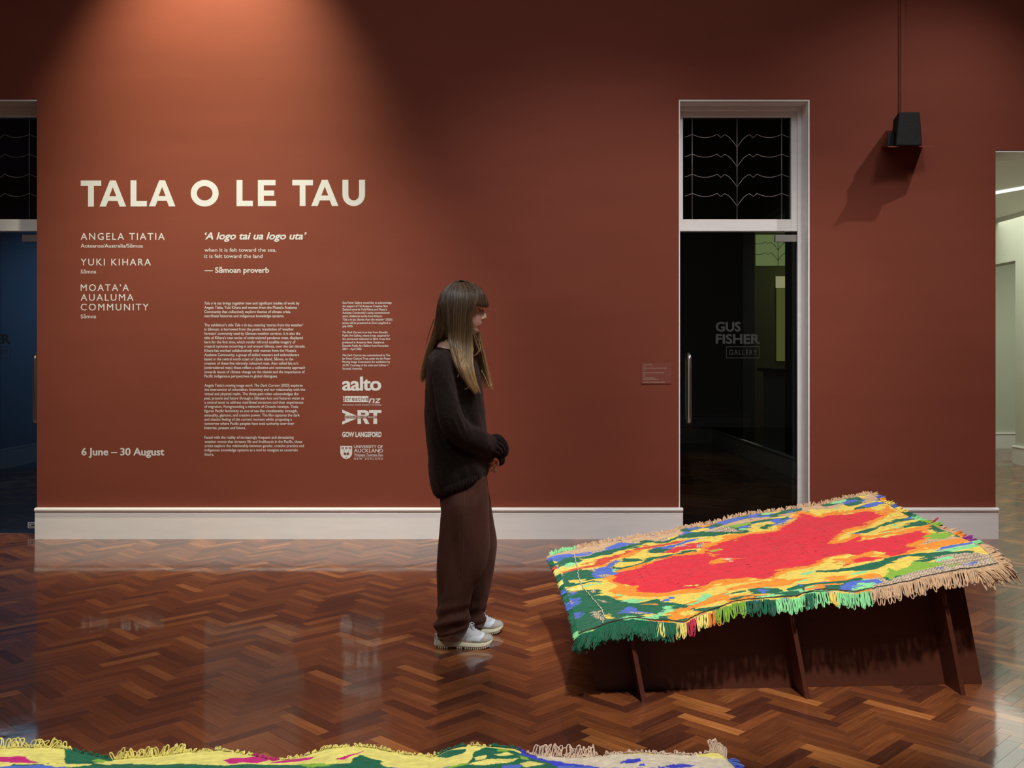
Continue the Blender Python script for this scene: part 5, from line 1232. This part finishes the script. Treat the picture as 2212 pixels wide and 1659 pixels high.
# collar
cr = MB(); cp_ = [ring_h(753, 942, 1006, .080, n=40, slope=.0)]
pts = []
for k in range(40):
    t = 2*PI*k/40; px = 974 + 36 * math.cos(t); y = .088 * math.sin(t); py = 753.5 + 5.5 * math.cos(t) + 4 * abs(math.sin(t))
    pts.append(Wp(px, py, y))
cr.tube(pts, .0055, 8, closed=True); obj('collar', cr, M_knit, sw, True)
# fuzz: short fine fibres standing off the knit
fz = MB(); idx = np.random.RandomState(5).choice(len(V), 5200, replace=False); V2 = getv(me); N2 = getn(me)
for i in idx:
    p = Vector(V2[i]); n_ = Vector(N2[i]); t = Vector((random.gauss(0, 1), random.gauss(0, 1), random.gauss(0, 1) - .6)) * .6
    L = random.uniform(.004, .010); q = p + (n_ + t).normalized() * L; m_ = p + n_ * L * .5 + t * L * .15
    sd = n_.cross(t); sd = sd.normalized() * .00035 if sd.length > 1e-6 else Vector((.0004, 0, 0))
    fz.add([p - sd, p + sd, m_ + sd, m_ - sd, q], [(0, 1, 2, 3), (3, 2, 4)])
M_fuzz = mat('knit_fuzz', (0.06, 0.038, 0.032), 0.9, spec=0.1, bump=(300, 0.1, 0.0005))
tag(obj('fuzz', fz, M_fuzz, sw), kind='stuff')

# --- trousers
M_trs = mat('brown_jersey', (0.075, 0.028, 0.019), 0.9, spec=0.12, sheen=0.5, var=0.10, vscale=40, bump=(500, 0.35, 0.002))
M_trs.node_tree.nodes['Principled BSDF'].inputs['Sheen Tint'].default_value = (0.45, 0.25, 0.2, 1)
M_trs.node_tree.nodes['Principled BSDF'].inputs['Sheen Weight'].default_value = 0.25
mb = MB()
mb.rings([ring_h(py, b_, f_, w, n=36) for py, b_, f_, w in [(1010,948,1048,.150),(1040,949,1053,.175),(1075,950,1055,.185),(1105,953,1056,.185),(1125,958,1054,.170)]])
leg_n = [(1028,958,1048,.066),(1060,957,1053,.090),(1085,957,1054,.105),(1115,953.5,1055,.108),(1150,951,1056,.108),(1180,948,1056,.106),(1215,944.5,1051,.104),(1245,944,1041,.102),(1275,946,1027,.100),(1305,947,1017.5,.098),(1325,945,1016,.096),(1340,943,1017,.094),(1352,941,1014,.092)]
leg_f = [(1028,957,1048,.066),(1060,955,1055,.090),(1100,955,1062,.105),(1130,955,1067,.106),(1165,956,1073,.106),(1190,958,1073,.104),(1215,963,1070,.102),(1240,970,1066,.100),(1280,982,1058,.096),(1305,990,1051,.092),(1320,992,1049,.090),(1334,991,1051,.088)]
R = []
for py, l, r_, w in resample(leg_n, 44): R.append(ring_h(py, l, r_, w, -.10, 32, e=2.25, slope=0.0))
# hem tilts: long at the heel, short over the instep
for py, l, r_, w, sl in ((1360,940.5,1011,.090,.06),(1366,941,1009,.088,.20),(1369,943,1008,.084,.30)): R.append(ring_h(py - 8, l, r_, w, -.10, 32, e=2.25, slope=sl))
mb.rings(R)
R = []
for py, l, r_, w in resample(leg_f, 40): R.append(ring_h(py, l, r_, w, .13, 32, e=2.25))
for py, l, r_, w, sl in ((1342,991,1052,.086,.10),(1348,992,1051,.082,.22)): R.append(ring_h(py - 4, l, r_, w, .13, 32, e=2.25, slope=sl))
mb.rings(R)
me = remesh(mb, 0.0065, 6, 'trousers', 0.6)
V = getv(me); N = getn(me); X, Y, Z = V[:, 0], V[:, 1] - (DP + YC), V[:, 2]
PXv = CX + X * F / (DP + Y); PYv = CY + (H - Z) * F / (DP + Y)
fold = 0.016 * (vnoise(X * 13 + 3 * Y + Z * 2.5, Y * 9, Z * 1.3) - 0.5) + 0.005 * (vnoise(X * 34 + Z * 6, Y * 20, Z * 5) - 0.5)
bot = np.clip((PYv - 1290) / 60, 0, 1)
near_ = Y < 0.02
fold += bot * 0.0065 * (0.4 + 1.2 * vnoise(X * 9, Y * 9, Z * 9)) * np.sin((PYv - np.where(near_, 0, -22)) * 0.20 - (PXv - 940) * np.where(near_, -0.05, -0.04) + 1.5) * np.clip(np.abs(N[:, 0]) + np.abs(N[:, 1]), 0, 1)
# long diagonal drape from knee to heel, hollow between
fold -= 0.010 * np.exp(-(((PXv - (985 + (PYv - 1150) * -0.25)) / 9) ** 2)) * np.clip((PYv - 1110) / 60, 0, 1) * np.clip((1340 - PYv) / 60, 0, 1) * (Y < -0.12)
V += N * fold[:, None]; setv(me, V)
tr = link('trousers', me, M_trs, person)
from mathutils.bvhtree import BVHTree
bv = BVHTree.FromPolygons([Vector(v) for v in V], [tuple(p.vertices) for p in me.polygons])
camp = Vector((0, YC, H)); sm = []
for k in range(90):
    py = 1040 + k * (1352 - 1040) / 89; px = np.interp(py, [1040,1060,1150,1220,1260,1300,1352], [1004,1003.5,1001.5,999.5,999,997,995])
    hit = bv.ray_cast(camp, (Wp(px, py, -.2) - camp).normalized())
    if hit[0] is not None: sm.append(hit[0] + hit[1] * 0.0008)
obj('side_seam', MB().tube(sm, .0016, 6), mat('seam_thread', (0.10, 0.042, 0.030), 0.9, bump=(300, 0.3, 0.0005)), tr, True)

# --- shoes
M_shoe = mat('trainer_upper', (0.7, 0.7, 0.7), 0.65, spec=0.3, attr=True, bump=(700, 0.3, 0.0008))
M_sole = mat('cream_sole', (0.70, 0.64, 0.45), 0.55, bump=(200, 0.1, 0.0008), var=0.04)
M_lace = mat('white_lace', (0.80, 0.82, 0.82), 0.8, bump=(600, 0.4, 0.0008))
def shoe(xt, yc, side):
    """xt: world x of the heel; side -1: outer side towards the camera"""
    root = MB()
    O_ = Vector((xt, DP + YC + yc, 0))
    hw = lambda x: float(np.interp(x, [0,.01,.03,.07,.11,.15,.19,.22,.24,.252,.258], [.012,.024,.031,.034,.036,.042,.047,.045,.038,.028,.015]))
    st = lambda x: float(np.interp(x, [0,.015,.06,.11,.15,.20,.23,.245,.258], [.030,.0335,.0335,.029,.0235,.0235,.028,.034,.040]))
    sb = lambda x: float(np.interp(x, [0,.012,.03,.09,.15,.19,.225,.245,.258], [.016,.006,.004,.0055,.004,.004,.009,.018,.030]))
    xs = [0.258 * (0.5 - 0.5 * math.cos(PI * k / 140)) for k in range(141)]
    # upper
    tp = lambda x: float(np.interp(x, [.004,.012,.05,.09,.12,.142,.15,.175,.20,.225,.240,.250,.256], [.060,.074,.068,.070,.085,.097,.095,.080,.067,.0580,.0545,.050,.043]))
    R = []; cols = []
    n = 84; mbu = MB(); cc = []
    for x in xs[1:-1]:
        w = hw(x) * 0.95; z0 = st(x) - 0.004; z1 = tp(x); h = max(z1 - z0, 0.004); r = []
        tw = float(np.interp(x, [0,.1,.15,.2,.258], [.72,.62,.42,.5,.8]))
        for k in range(n):
            t = 2 * PI * k / n; c, q = math.cos(t), math.sin(t)      # q up
            up = (q + 1) / 2
            wy = w * ((1 - up ** 1.6) + tw * up ** 1.6)
            r.append(O_ + Vector((x, wy * math.copysign(abs(c) ** .8, c), z0 + h * (0.5 + 0.5 * math.copysign(abs(q) ** .75, q)))))
            z = z0 + h * up
            hrel = z - st(x)
            # suede mudguard and heel panel over pale mesh
            g = float(np.interp(x, [0,.03,.06,.10,.125,.145,.17,.195,.215,.235,.26], [.05,.034,.022,.016,.006,.006,.013,.010,.021,.05,.05]))
            if hrel < g: cc_ = (0.47, 0.42, 0.37)
            elif x > .165 and hrel < g + .0022: cc_ = (0.22, 0.22, 0.23)
            elif .14 < x < .225 and hrel < g + .018: cc_ = (0.74, 0.80, 0.86)
            elif x > .2: cc_ = (0.60, 0.58, 0.56)
            elif x < .02: cc_ = (0.72, 0.74, 0.70)
            else: cc_ = (0.58, 0.57, 0.585)
            cc.append(cc_)
        R.append(r)
    mbu.rings(R); mbu.c = cc
    sh_ = obj('shoe', mbu, M_shoe, person, True)
    # sole
    ms = MB(); R = []
    for x in xs:
        w = hw(x); a, b_ = sb(x), st(x); prof = [(-.90, a), (-1.0, a + (b_-a) * .25), (-1.06, a + (b_-a) * .45), (-1.0, a + (b_-a) * .55), (-1.02, a + (b_-a) * .9), (-.96, b_ + .001)]
        r = [O_ + Vector((x, w * p, z)) for p, z in prof] + [O_ + Vector((x, -w * p, z)) for p, z in prof[::-1]]
        R.append(r)
    ms.rings(R); obj('sole', ms, M_sole, sh_, True)
    # tread lugs
    lg = MB()
    for x in [.016,.025,.034,.044,.054,.100,.109,.118,.136,.145,.154,.163,.172,.181,.190,.199,.208,.217,.225,.233,.240]:
        a = sb(x)
        for sg in (-1, 1):
            w = hw(x)
            y0, y1 = sorted((sg * w * 1.0, sg * w * .45))
            b_ = [O_ + Vector((x - .0027, y0, a - .0035)), O_ + Vector((x + .0027, y0, a - .0035)), O_ + Vector((x + .0027, y1, a - .0035)), O_ + Vector((x - .0027, y1, a - .0035))]
            t_ = [p + Vector((0, 0, .008)) for p in b_]; lg.hexa(b_, t_)
    lo = min(v[2] for v in lg.v); lg.v = [(a, b_, max(c, 0.0002)) for a, b_, c in lg.v]
    tag(obj('tread_lugs', lg, M_sole, sh_), kind='stuff')
    # heel bumper ribs
    hb = MB()
    for k in range(6):
        z = .012 + k * .009
        hb.tube([O_ + Vector((.010 - (.003 if k < 3 else -.001 * k), -.022, z)), O_ + Vector((-.003 + .0009 * k, 0, z)), O_ + Vector((.010 - (.003 if k < 3 else -.001 * k), .022, z))], .0040, 8)
    obj('heel_bumper', hb, M_lace, sh_, True)
    # tongue and laces
    tg = MB(); tg.tube([O_ + Vector((.172, 0, .073)), O_ + Vector((.157, 0, .083)), O_ + Vector((.147, 0, .095)), O_ + Vector((.141, 0, .106))], [.010, .011, .010, .004], 12)
    tg.v = [(a, b_ , c) for a, b_, c in tg.v]; obj('tongue', tg, M_lace, sh_, True)
    for k in range(6):
        x = .150 + k * .0115; z = tp(x) + .0012; w = .014 - k * .0010
        ln = MB().tube([O_ + Vector((x + .004, -w - .003, z - .0065)), O_ + Vector((x, -w * .6, z - .0006)), O_ + Vector((x - .002, 0, z + .0012)), O_ + Vector((x, w * .6, z - .0006)), O_ + Vector((x + .004, w + .003, z - .0065))], .0021, 7)
        obj('lace', ln, M_lace, sh_, True)
    bow = MB()
    for sg in (-1, 1):
        c0 = O_ + Vector((.150, 0, tp(.15) + .004))
        bow.tube([c0, c0 + Vector((.012, sg * .016, .006)), c0 + Vector((.026, sg * .024, -.006)), c0 + Vector((.016, sg * .018, -.008)), c0], .0019, 6)
    obj('bow', bow, M_lace, sh_, True)
    em = MB().tube([O_ + Vector((.138, side * hw(.138) * 1.0 - side * .004, .052)), O_ + Vector((.138, side * hw(.138) * .98 - side * .002, .052))], .0022, 10)
    obj('eyelet', em, M_lash, sh_)
    return sh_
shoe((940 - CX) * 4.426 / F, -.10, -1)
shoe((968 - CX) * 4.656 / F, .13, -1)

# --- hair: strands laid between guide locks
M_hair = bpy.data.materials.new('hair'); M_hair.use_nodes = True
_b = M_hair.node_tree.nodes['Principled BSDF']; _a = M_hair.node_tree.nodes.new('ShaderNodeAttribute'); _a.attribute_name = 'Col'
M_hair.node_tree.links.new(_a.outputs['Color'], _b.inputs['Base Color']); _b.inputs['Roughness'].default_value = 0.38; _b.inputs['Specular IOR Level'].default_value = 0.42
_n = M_hair.node_tree.nodes.new('ShaderNodeTexNoise'); _n.inputs['Scale'].default_value = 120; _p = M_hair.node_tree.nodes.new('ShaderNodeBump'); _p.inputs['Strength'].default_value = 0.1; _p.inputs['Distance'].default_value = 0.0005
M_hair.node_tree.links.new(_n.outputs['Fac'], _p.inputs['Height']); M_hair.node_tree.links.new(_p.outputs[0], _b.inputs['Normal'])
rh = random.Random(11)
def hair_col(zfrac, k):
    root = (0.082, 0.047, 0.025); mid = (0.19, 0.105, 0.045); tip = (0.58, 0.36, 0.16)
    a = min(max(zfrac, 0), 1)
    if a < .5: t = a / .5; c = [root[i] + (mid[i] - root[i]) * t for i in range(3)]
    else: t = (a - .5) / .5; c = [mid[i] + (tip[i] - mid[i]) * t for i in range(3)]
    return tuple(x * k for x in c)
def sheet(mb, guides, n, jit=.004, r=.0010, m=16, depth=.0, clump=6, light=1.0, tipj=.02, short=(.86, 1.02)):
    G_ = [resample(g, m) for g in guides]; ng = len(G_)
    cl = [rh.gauss(0, 1) for _ in range(400)]
    for s_ in range(n):
        u_ = rh.random() * (ng - 1); k = min(int(u_), ng - 2); f = u_ - k
        g = G_[k] * (1 - f) + G_[k + 1] * f
        L = rh.uniform(*short); ci = int(u_ * clump); o = [rh.gauss(0, jit) for _ in range(3)]
        pts = []; cols = []; rad = []
        br = rh.uniform(.6, 1.35) * (1 + .30 * cl[ci % 400]) * light; br = max(.45, br)
        ph = rh.random() * 6.28
        for i in range(m):
            t = i / (m - 1); tt = t * L * (m - 1); a = min(int(tt), m - 2); fr = tt - a
            q = g[a] * (1 - fr) + g[a + 1] * fr
            w = Wp(q[0], q[1], q[2])
            sp_ = min(t * 3, 1)
            w += Vector((o[0] * sp_ + cl[(ci * 3) % 400] * .0035 * t * sp_ + .002 * math.sin(ph + t * 7) * t, (o[1] - math.copysign(depth * rh.random() * .0, q[2])) * sp_ + cl[(ci * 7 + 3) % 400] * .003 * t, o[2] * .3))
            w += Vector((cl[(ci * 5 + 1) % 400] * tipj * .35 + o[0] * 2 * tipj / .02, o[1], 0)) * max(t - .75, 0) ** 1.3
            pts.append(w); cols.append(hair_col((q[1] - 640) / 205, br)); rad.append(r * (1 if t < .8 else 1 - (t - .8) * 4))
        mb.tube(pts, rad, 3, cols=cols, caps=False)
hair = MB()
def mirror(g): return [(a, b_, -c) for a, b_, c in g]
f1 = [(1000,607,-.004),(1018,614,-.036),(1030,632,-.066),(1026,655,-.082),(1019,680,-.084),(1018,705,-.083),(1018,730,-.085),(1018,755,-.105),(1017,785,-.155),(1022,815,-.175),(1031,843,-.172)]
f2 = [(997,606,-.004),(1008,616,-.045),(1014,634,-.078),(1011,660,-.092),(1008,690,-.093),(1006,720,-.090),(1006,750,-.105),(1008,785,-.170),(1014,815,-.188),(1026,846,-.184)]
f3 = [(994,606,-.004),(995,616,-.052),(997,635,-.084),(996,660,-.097),(995,690,-.098),(994,720,-.094),(996,750,-.115),(1001,785,-.185),(1009,812,-.198),(1021,840,-.192)]
f4 = [(990,606,-.004),(983,617,-.052),(981,636,-.084),(980,662,-.097),(979,692,-.098),(979,722,-.094),(983,750,-.120),(990,782,-.190),(999,806,-.205),(1012,830,-.200)]
f5 = [(986,606,-.004),(972,619,-.044),(967,638,-.076),(966,664,-.090),(967,694,-.092),(970,722,-.090),(975,748,-.115),(982,772,-.180),(988,790,-.200),(991,798,-.205)]
b1 = [(986,606,-.004),(966,621,-.038),(959,640,-.066),(957,666,-.080),(956,692,-.080),(951,715,-.072),(941,737,-.055),(931,760,-.040),(922,790,-.025),(917,812,-.018)]
b2 = [(984,606,-.003),(961,622,-.024),(952,642,-.040),(949,668,-.050),(947,694,-.052),(942,718,-.048),(933,742,-.038),(925,768,-.025),(917,798,-.010),(913,823,.000)]
b3 = [(984,606,0),(960,622,0),(950,642,0),(946,668,0),(943,694,0),(938,720,0),(930,745,0),(922,772,0),(915,800,.005),(913,826,.010)]
b4 = mirror(b2); b5 = mirror(b1)
c1 = [(1000,607,.004),(1018,614,.036),(1030,632,.066),(1031,655,.082),(1030,680,.086),(1031,705,.086),(1035,730,.080),(1040,755,.070),(1046,785,.085),(1052,812,.090),(1060,838,.085)]
c2 = [(997,606,.004),(1008,616,.045),(1014,634,.078),(1014,660,.092),(1015,690,.093),(1020,720,.085),(1028,750,.080),(1038,785,.100),(1046,812,.100),(1054,838,.095)]
c3 = mirror(f3); c4 = mirror(f4); c5 = mirror(f5)
# under-layer first (inside), then surface
ins = lambda g, k: [(990 + (a - 990) * k if b_ < 720 else a, b_ + 1.5, c * k) for a, b_, c in g]
for k_ in (.93, .97, 1.0):
    sheet(hair, [ins(f1, k_), ins(f2, k_), ins(f3, k_), ins(f4, k_)], 760, .0024, .0007, 18)
    sheet(hair, [ins(f4, k_), ins(f5, k_)], 200, .0024, .0007, 16, short=(.78, 1.0))
    sheet(hair, [ins(b1, k_), ins(b2, k_), ins(b3, k_), ins(b4, k_), ins(b5, k_)], 700, .0028, .0007, 16, short=(.8, 1.0))
    sheet(hair, [ins(c1, k_), ins(c2, k_), ins(c3, k_), ins(c4, k_), ins(c5, k_)], 480, .0028, .0007, 16)
# gap filler between back curtain and side curtain, short of the neck
h1 = [(986,606,-.004),(970,620,-.042),(963,640,-.072),(962,666,-.086),(961,692,-.086),(958,712,-.080),(955,722,-.074),(948,735,-.064)]
sheet(hair, [f5[:6] + [(971,728,-.088)], h1, b1[:7]], 460, .0024, .0007, 14, short=(.85, 1.0))
sheet(hair, [mirror(f5)[:6] + [(971,728,.088)], mirror(h1), mirror(b1)[:7]], 200, .0024, .0007, 12, short=(.85, 1.0))
# fringe
fr = []
for y_ in (-.074, -.062, -.045, -.022, 0, .022, .045, .062, .074):
    e = abs(y_) / .074; px_end = 1051.5 - 22 * e ** 2.2
    fr.append([(998,606,y_*.08),(1014,610,y_*.45),(1030,619,y_*.75),(1042 - 6*e**2,631,y_*.95),(1048.5 - 14*e**2,642,y_*1.05),(1052 - 20*e**2,652,y_*1.08),(px_end + 1.0,658,y_*1.08),(px_end,664 - 4.5*e**2,y_*1.06)])
sheet(hair, fr, 1000, .0018, .00062, 12, light=1.0, short=(.93, 1.03))
sheet(hair, [[(a - 1.5, b_ + 1, c * .96) for a, b_, c in g] for g in fr], 600, .0018, .0007, 12, short=(.90, 1.0))
sheet(hair, [f2[:4] + [(1013, 668, -.092)], f1[:3] + [(1024, 652, -.083), (1019, 676, -.086)], [(998,606,-.004),(1016,612,-.036),(1029,624,-.060),(1033,640,-.074),(1025,660,-.083)], fr[0][:6] + [(1029, 657, -.080), (1027, 660.5, -.080)], fr[1]], 620, .0020, .0007, 12, short=(.90, 1.03))
sheet(hair, [[(1008,608.5,-.014),(996,605.6,-.014),(982,610,-.016),(964,623,-.018),(952,642,-.016)], [(1008,608.5,.014),(996,605.6,.014),(982,610,.016),(964,623,.018),(952,642,.016)]], 260, .0015, .0007, 10)
sheet(hair, [[(994,605.5,-.022),(1006,607.5,-.022),(1022,614,-.022),(1038,627,-.022)], [(994,605.5,.022),(1006,607.5,.022),(1022,614,.022),(1038,627,.022)]], 200, .0015, .0007, 10)
# loose wisps
for g in ([(1020,690,-.084),(1024,720,-.080),(1028,738,-.075),(1034,752,-.070),(1032,762,-.065),(1022,768,-.065)], [(1022,700,-.080),(1026,722,-.07),(1036,742,-.06),(1038,756,-.06),(1034,760,-.06)], [(1024,700,.03),(1032,722,.03),(1036,735,.03),(1034,748,.03)],
          [(1012,745,-.10),(1022,752,-.10),(1018,765,-.11),(1010,778,-.13)], [(1040,800,.07),(1050,820,.07),(1056,834,.07),(1062,830,.07)], [(947,668,.0),(941,700,.0),(930,740,.01),(914,790,.01),(909,812,.01),(914,830,.01)], [(938,690,.0),(924,730,.01),(918,760,.01)], [(1010,800,-.17),(1016,826,-.18),(1010,838,-.18),(1004,840,-.18)], [(998,770,-.18),(994,800,-.19),(988,814,-.19)]):
    for _ in range(7):
        j = [(a + rh.gauss(0, .8), b_ + rh.gauss(0, .8), c + rh.gauss(0, .003)) for a, b_, c in g]
        p = resample(j, 14); hair.tube([Wp(*q) for q in p], [.0007] * 12 + [.0005, .0002], 3, cols=[hair_col((q[1] - 600) / 205, 1.25) for q in p], caps=False)
tag(obj('hair', hair, M_hair, person, True), kind='stuff')
rebase(person)

# --- the figure dimly seen behind the reception counter
p2r = empty('person', (3.74, 5.62, 0)); tag(p2r, 'person in black behind the counter, barely visible through the right glass door', 'person')
mb = MB(); bx, by = 3.74, 5.62
def rr_(z, a, b_, dx=0.0): return [(bx + dx + a * math.cos(2*PI*k/24), by + b_ * math.sin(2*PI*k/24), z) for k in range(24)]
mb.rings([rr_(z, a, b_, dx) for z, a, b_, dx in [(1.46,.03,.03,.01),(1.49,.06,.06,.0),(1.55,.078,.070,.0),(1.61,.086,.074,.0),(1.66,.078,.068,.0),(1.70,.045,.04,.0)]])
mb.rings([rr_(z, a, b_) for z, a, b_ in [(0.84,.13,.16),(0.95,.14,.18),(1.08,.12,.155),(1.2,.125,.165),(1.32,.12,.19),(1.39,.09,.17),(1.43,.05,.07),(1.50,.045,.05)]])
for sg in (-1, 1):
    mb.tube([(bx, by + sg * .17, 1.36), (bx - .02, by + sg * .22, 1.12), (bx - .14, by + sg * .20, 0.98), (bx - .24, by + sg * .12, 1.02)], [.05, .043, .036, .028], 12)
    for q in range(5):
        mb.tube([(bx - .24, by + sg * (.14 - .018 * q), 1.02), (bx - .29 + abs(q - 2) * .006, by + sg * (.14 - .020 * q), 1.01), (bx - .315 + abs(q - 2) * .008, by + sg * (.14 - .021 * q), .995)], [.009, .008, .006], 8)
    mb.tube([(bx, by + sg * .09, .88), (bx + .01, by + sg * .095, .48), (bx + .02, by + sg * .10, .08)], [.09, .06, .042], 14)
    mb.tube([(bx + .03, by + sg * .10, .035), (bx - .15, by + sg * .11, .03)], [.035, .03], 10)
mb.tube([(bx - .07, by, 1.585), (bx - .105, by, 1.565)], [.014, .011], 8)
bm2 = remesh(mb, 0.008, 3, 'body', 0.5); V = getv(bm2)
c2_ = np.tile(np.array((0.012, 0.012, 0.013)), (len(V), 1)); fm = ((V[:, 2] > 1.45) & (V[:, 0] < bx - .02)) | ((V[:, 0] < bx - .23) & (V[:, 2] > .9)); c2_[fm] = (0.25, 0.13, 0.09)
setcol(bm2, c2_); link('body', bm2, M_skin, p2r)
hm = MB()
for k in range(260):
    a = rh.uniform(-2.2, 2.2); st_ = Vector((bx, by, 1.70)); e_ = Vector((bx + .095 * math.cos(a), by + .088 * math.sin(a), 1.60)); f_ = Vector((bx + rh.uniform(.10, .14) * math.cos(a), by + rh.uniform(.10, .15) * math.sin(a), rh.uniform(1.36, 1.46)))
    hm.tube([st_, (st_ + e_) / 2 + Vector((.03 * math.cos(a), .03 * math.sin(a), .025)), e_, f_], [.004, .005, .005, .002], 4, col=(0.012, 0.010, 0.008), caps=False)
tag(obj('hair', hm, M_hair, p2r), kind='stuff')
rebase(p2r)
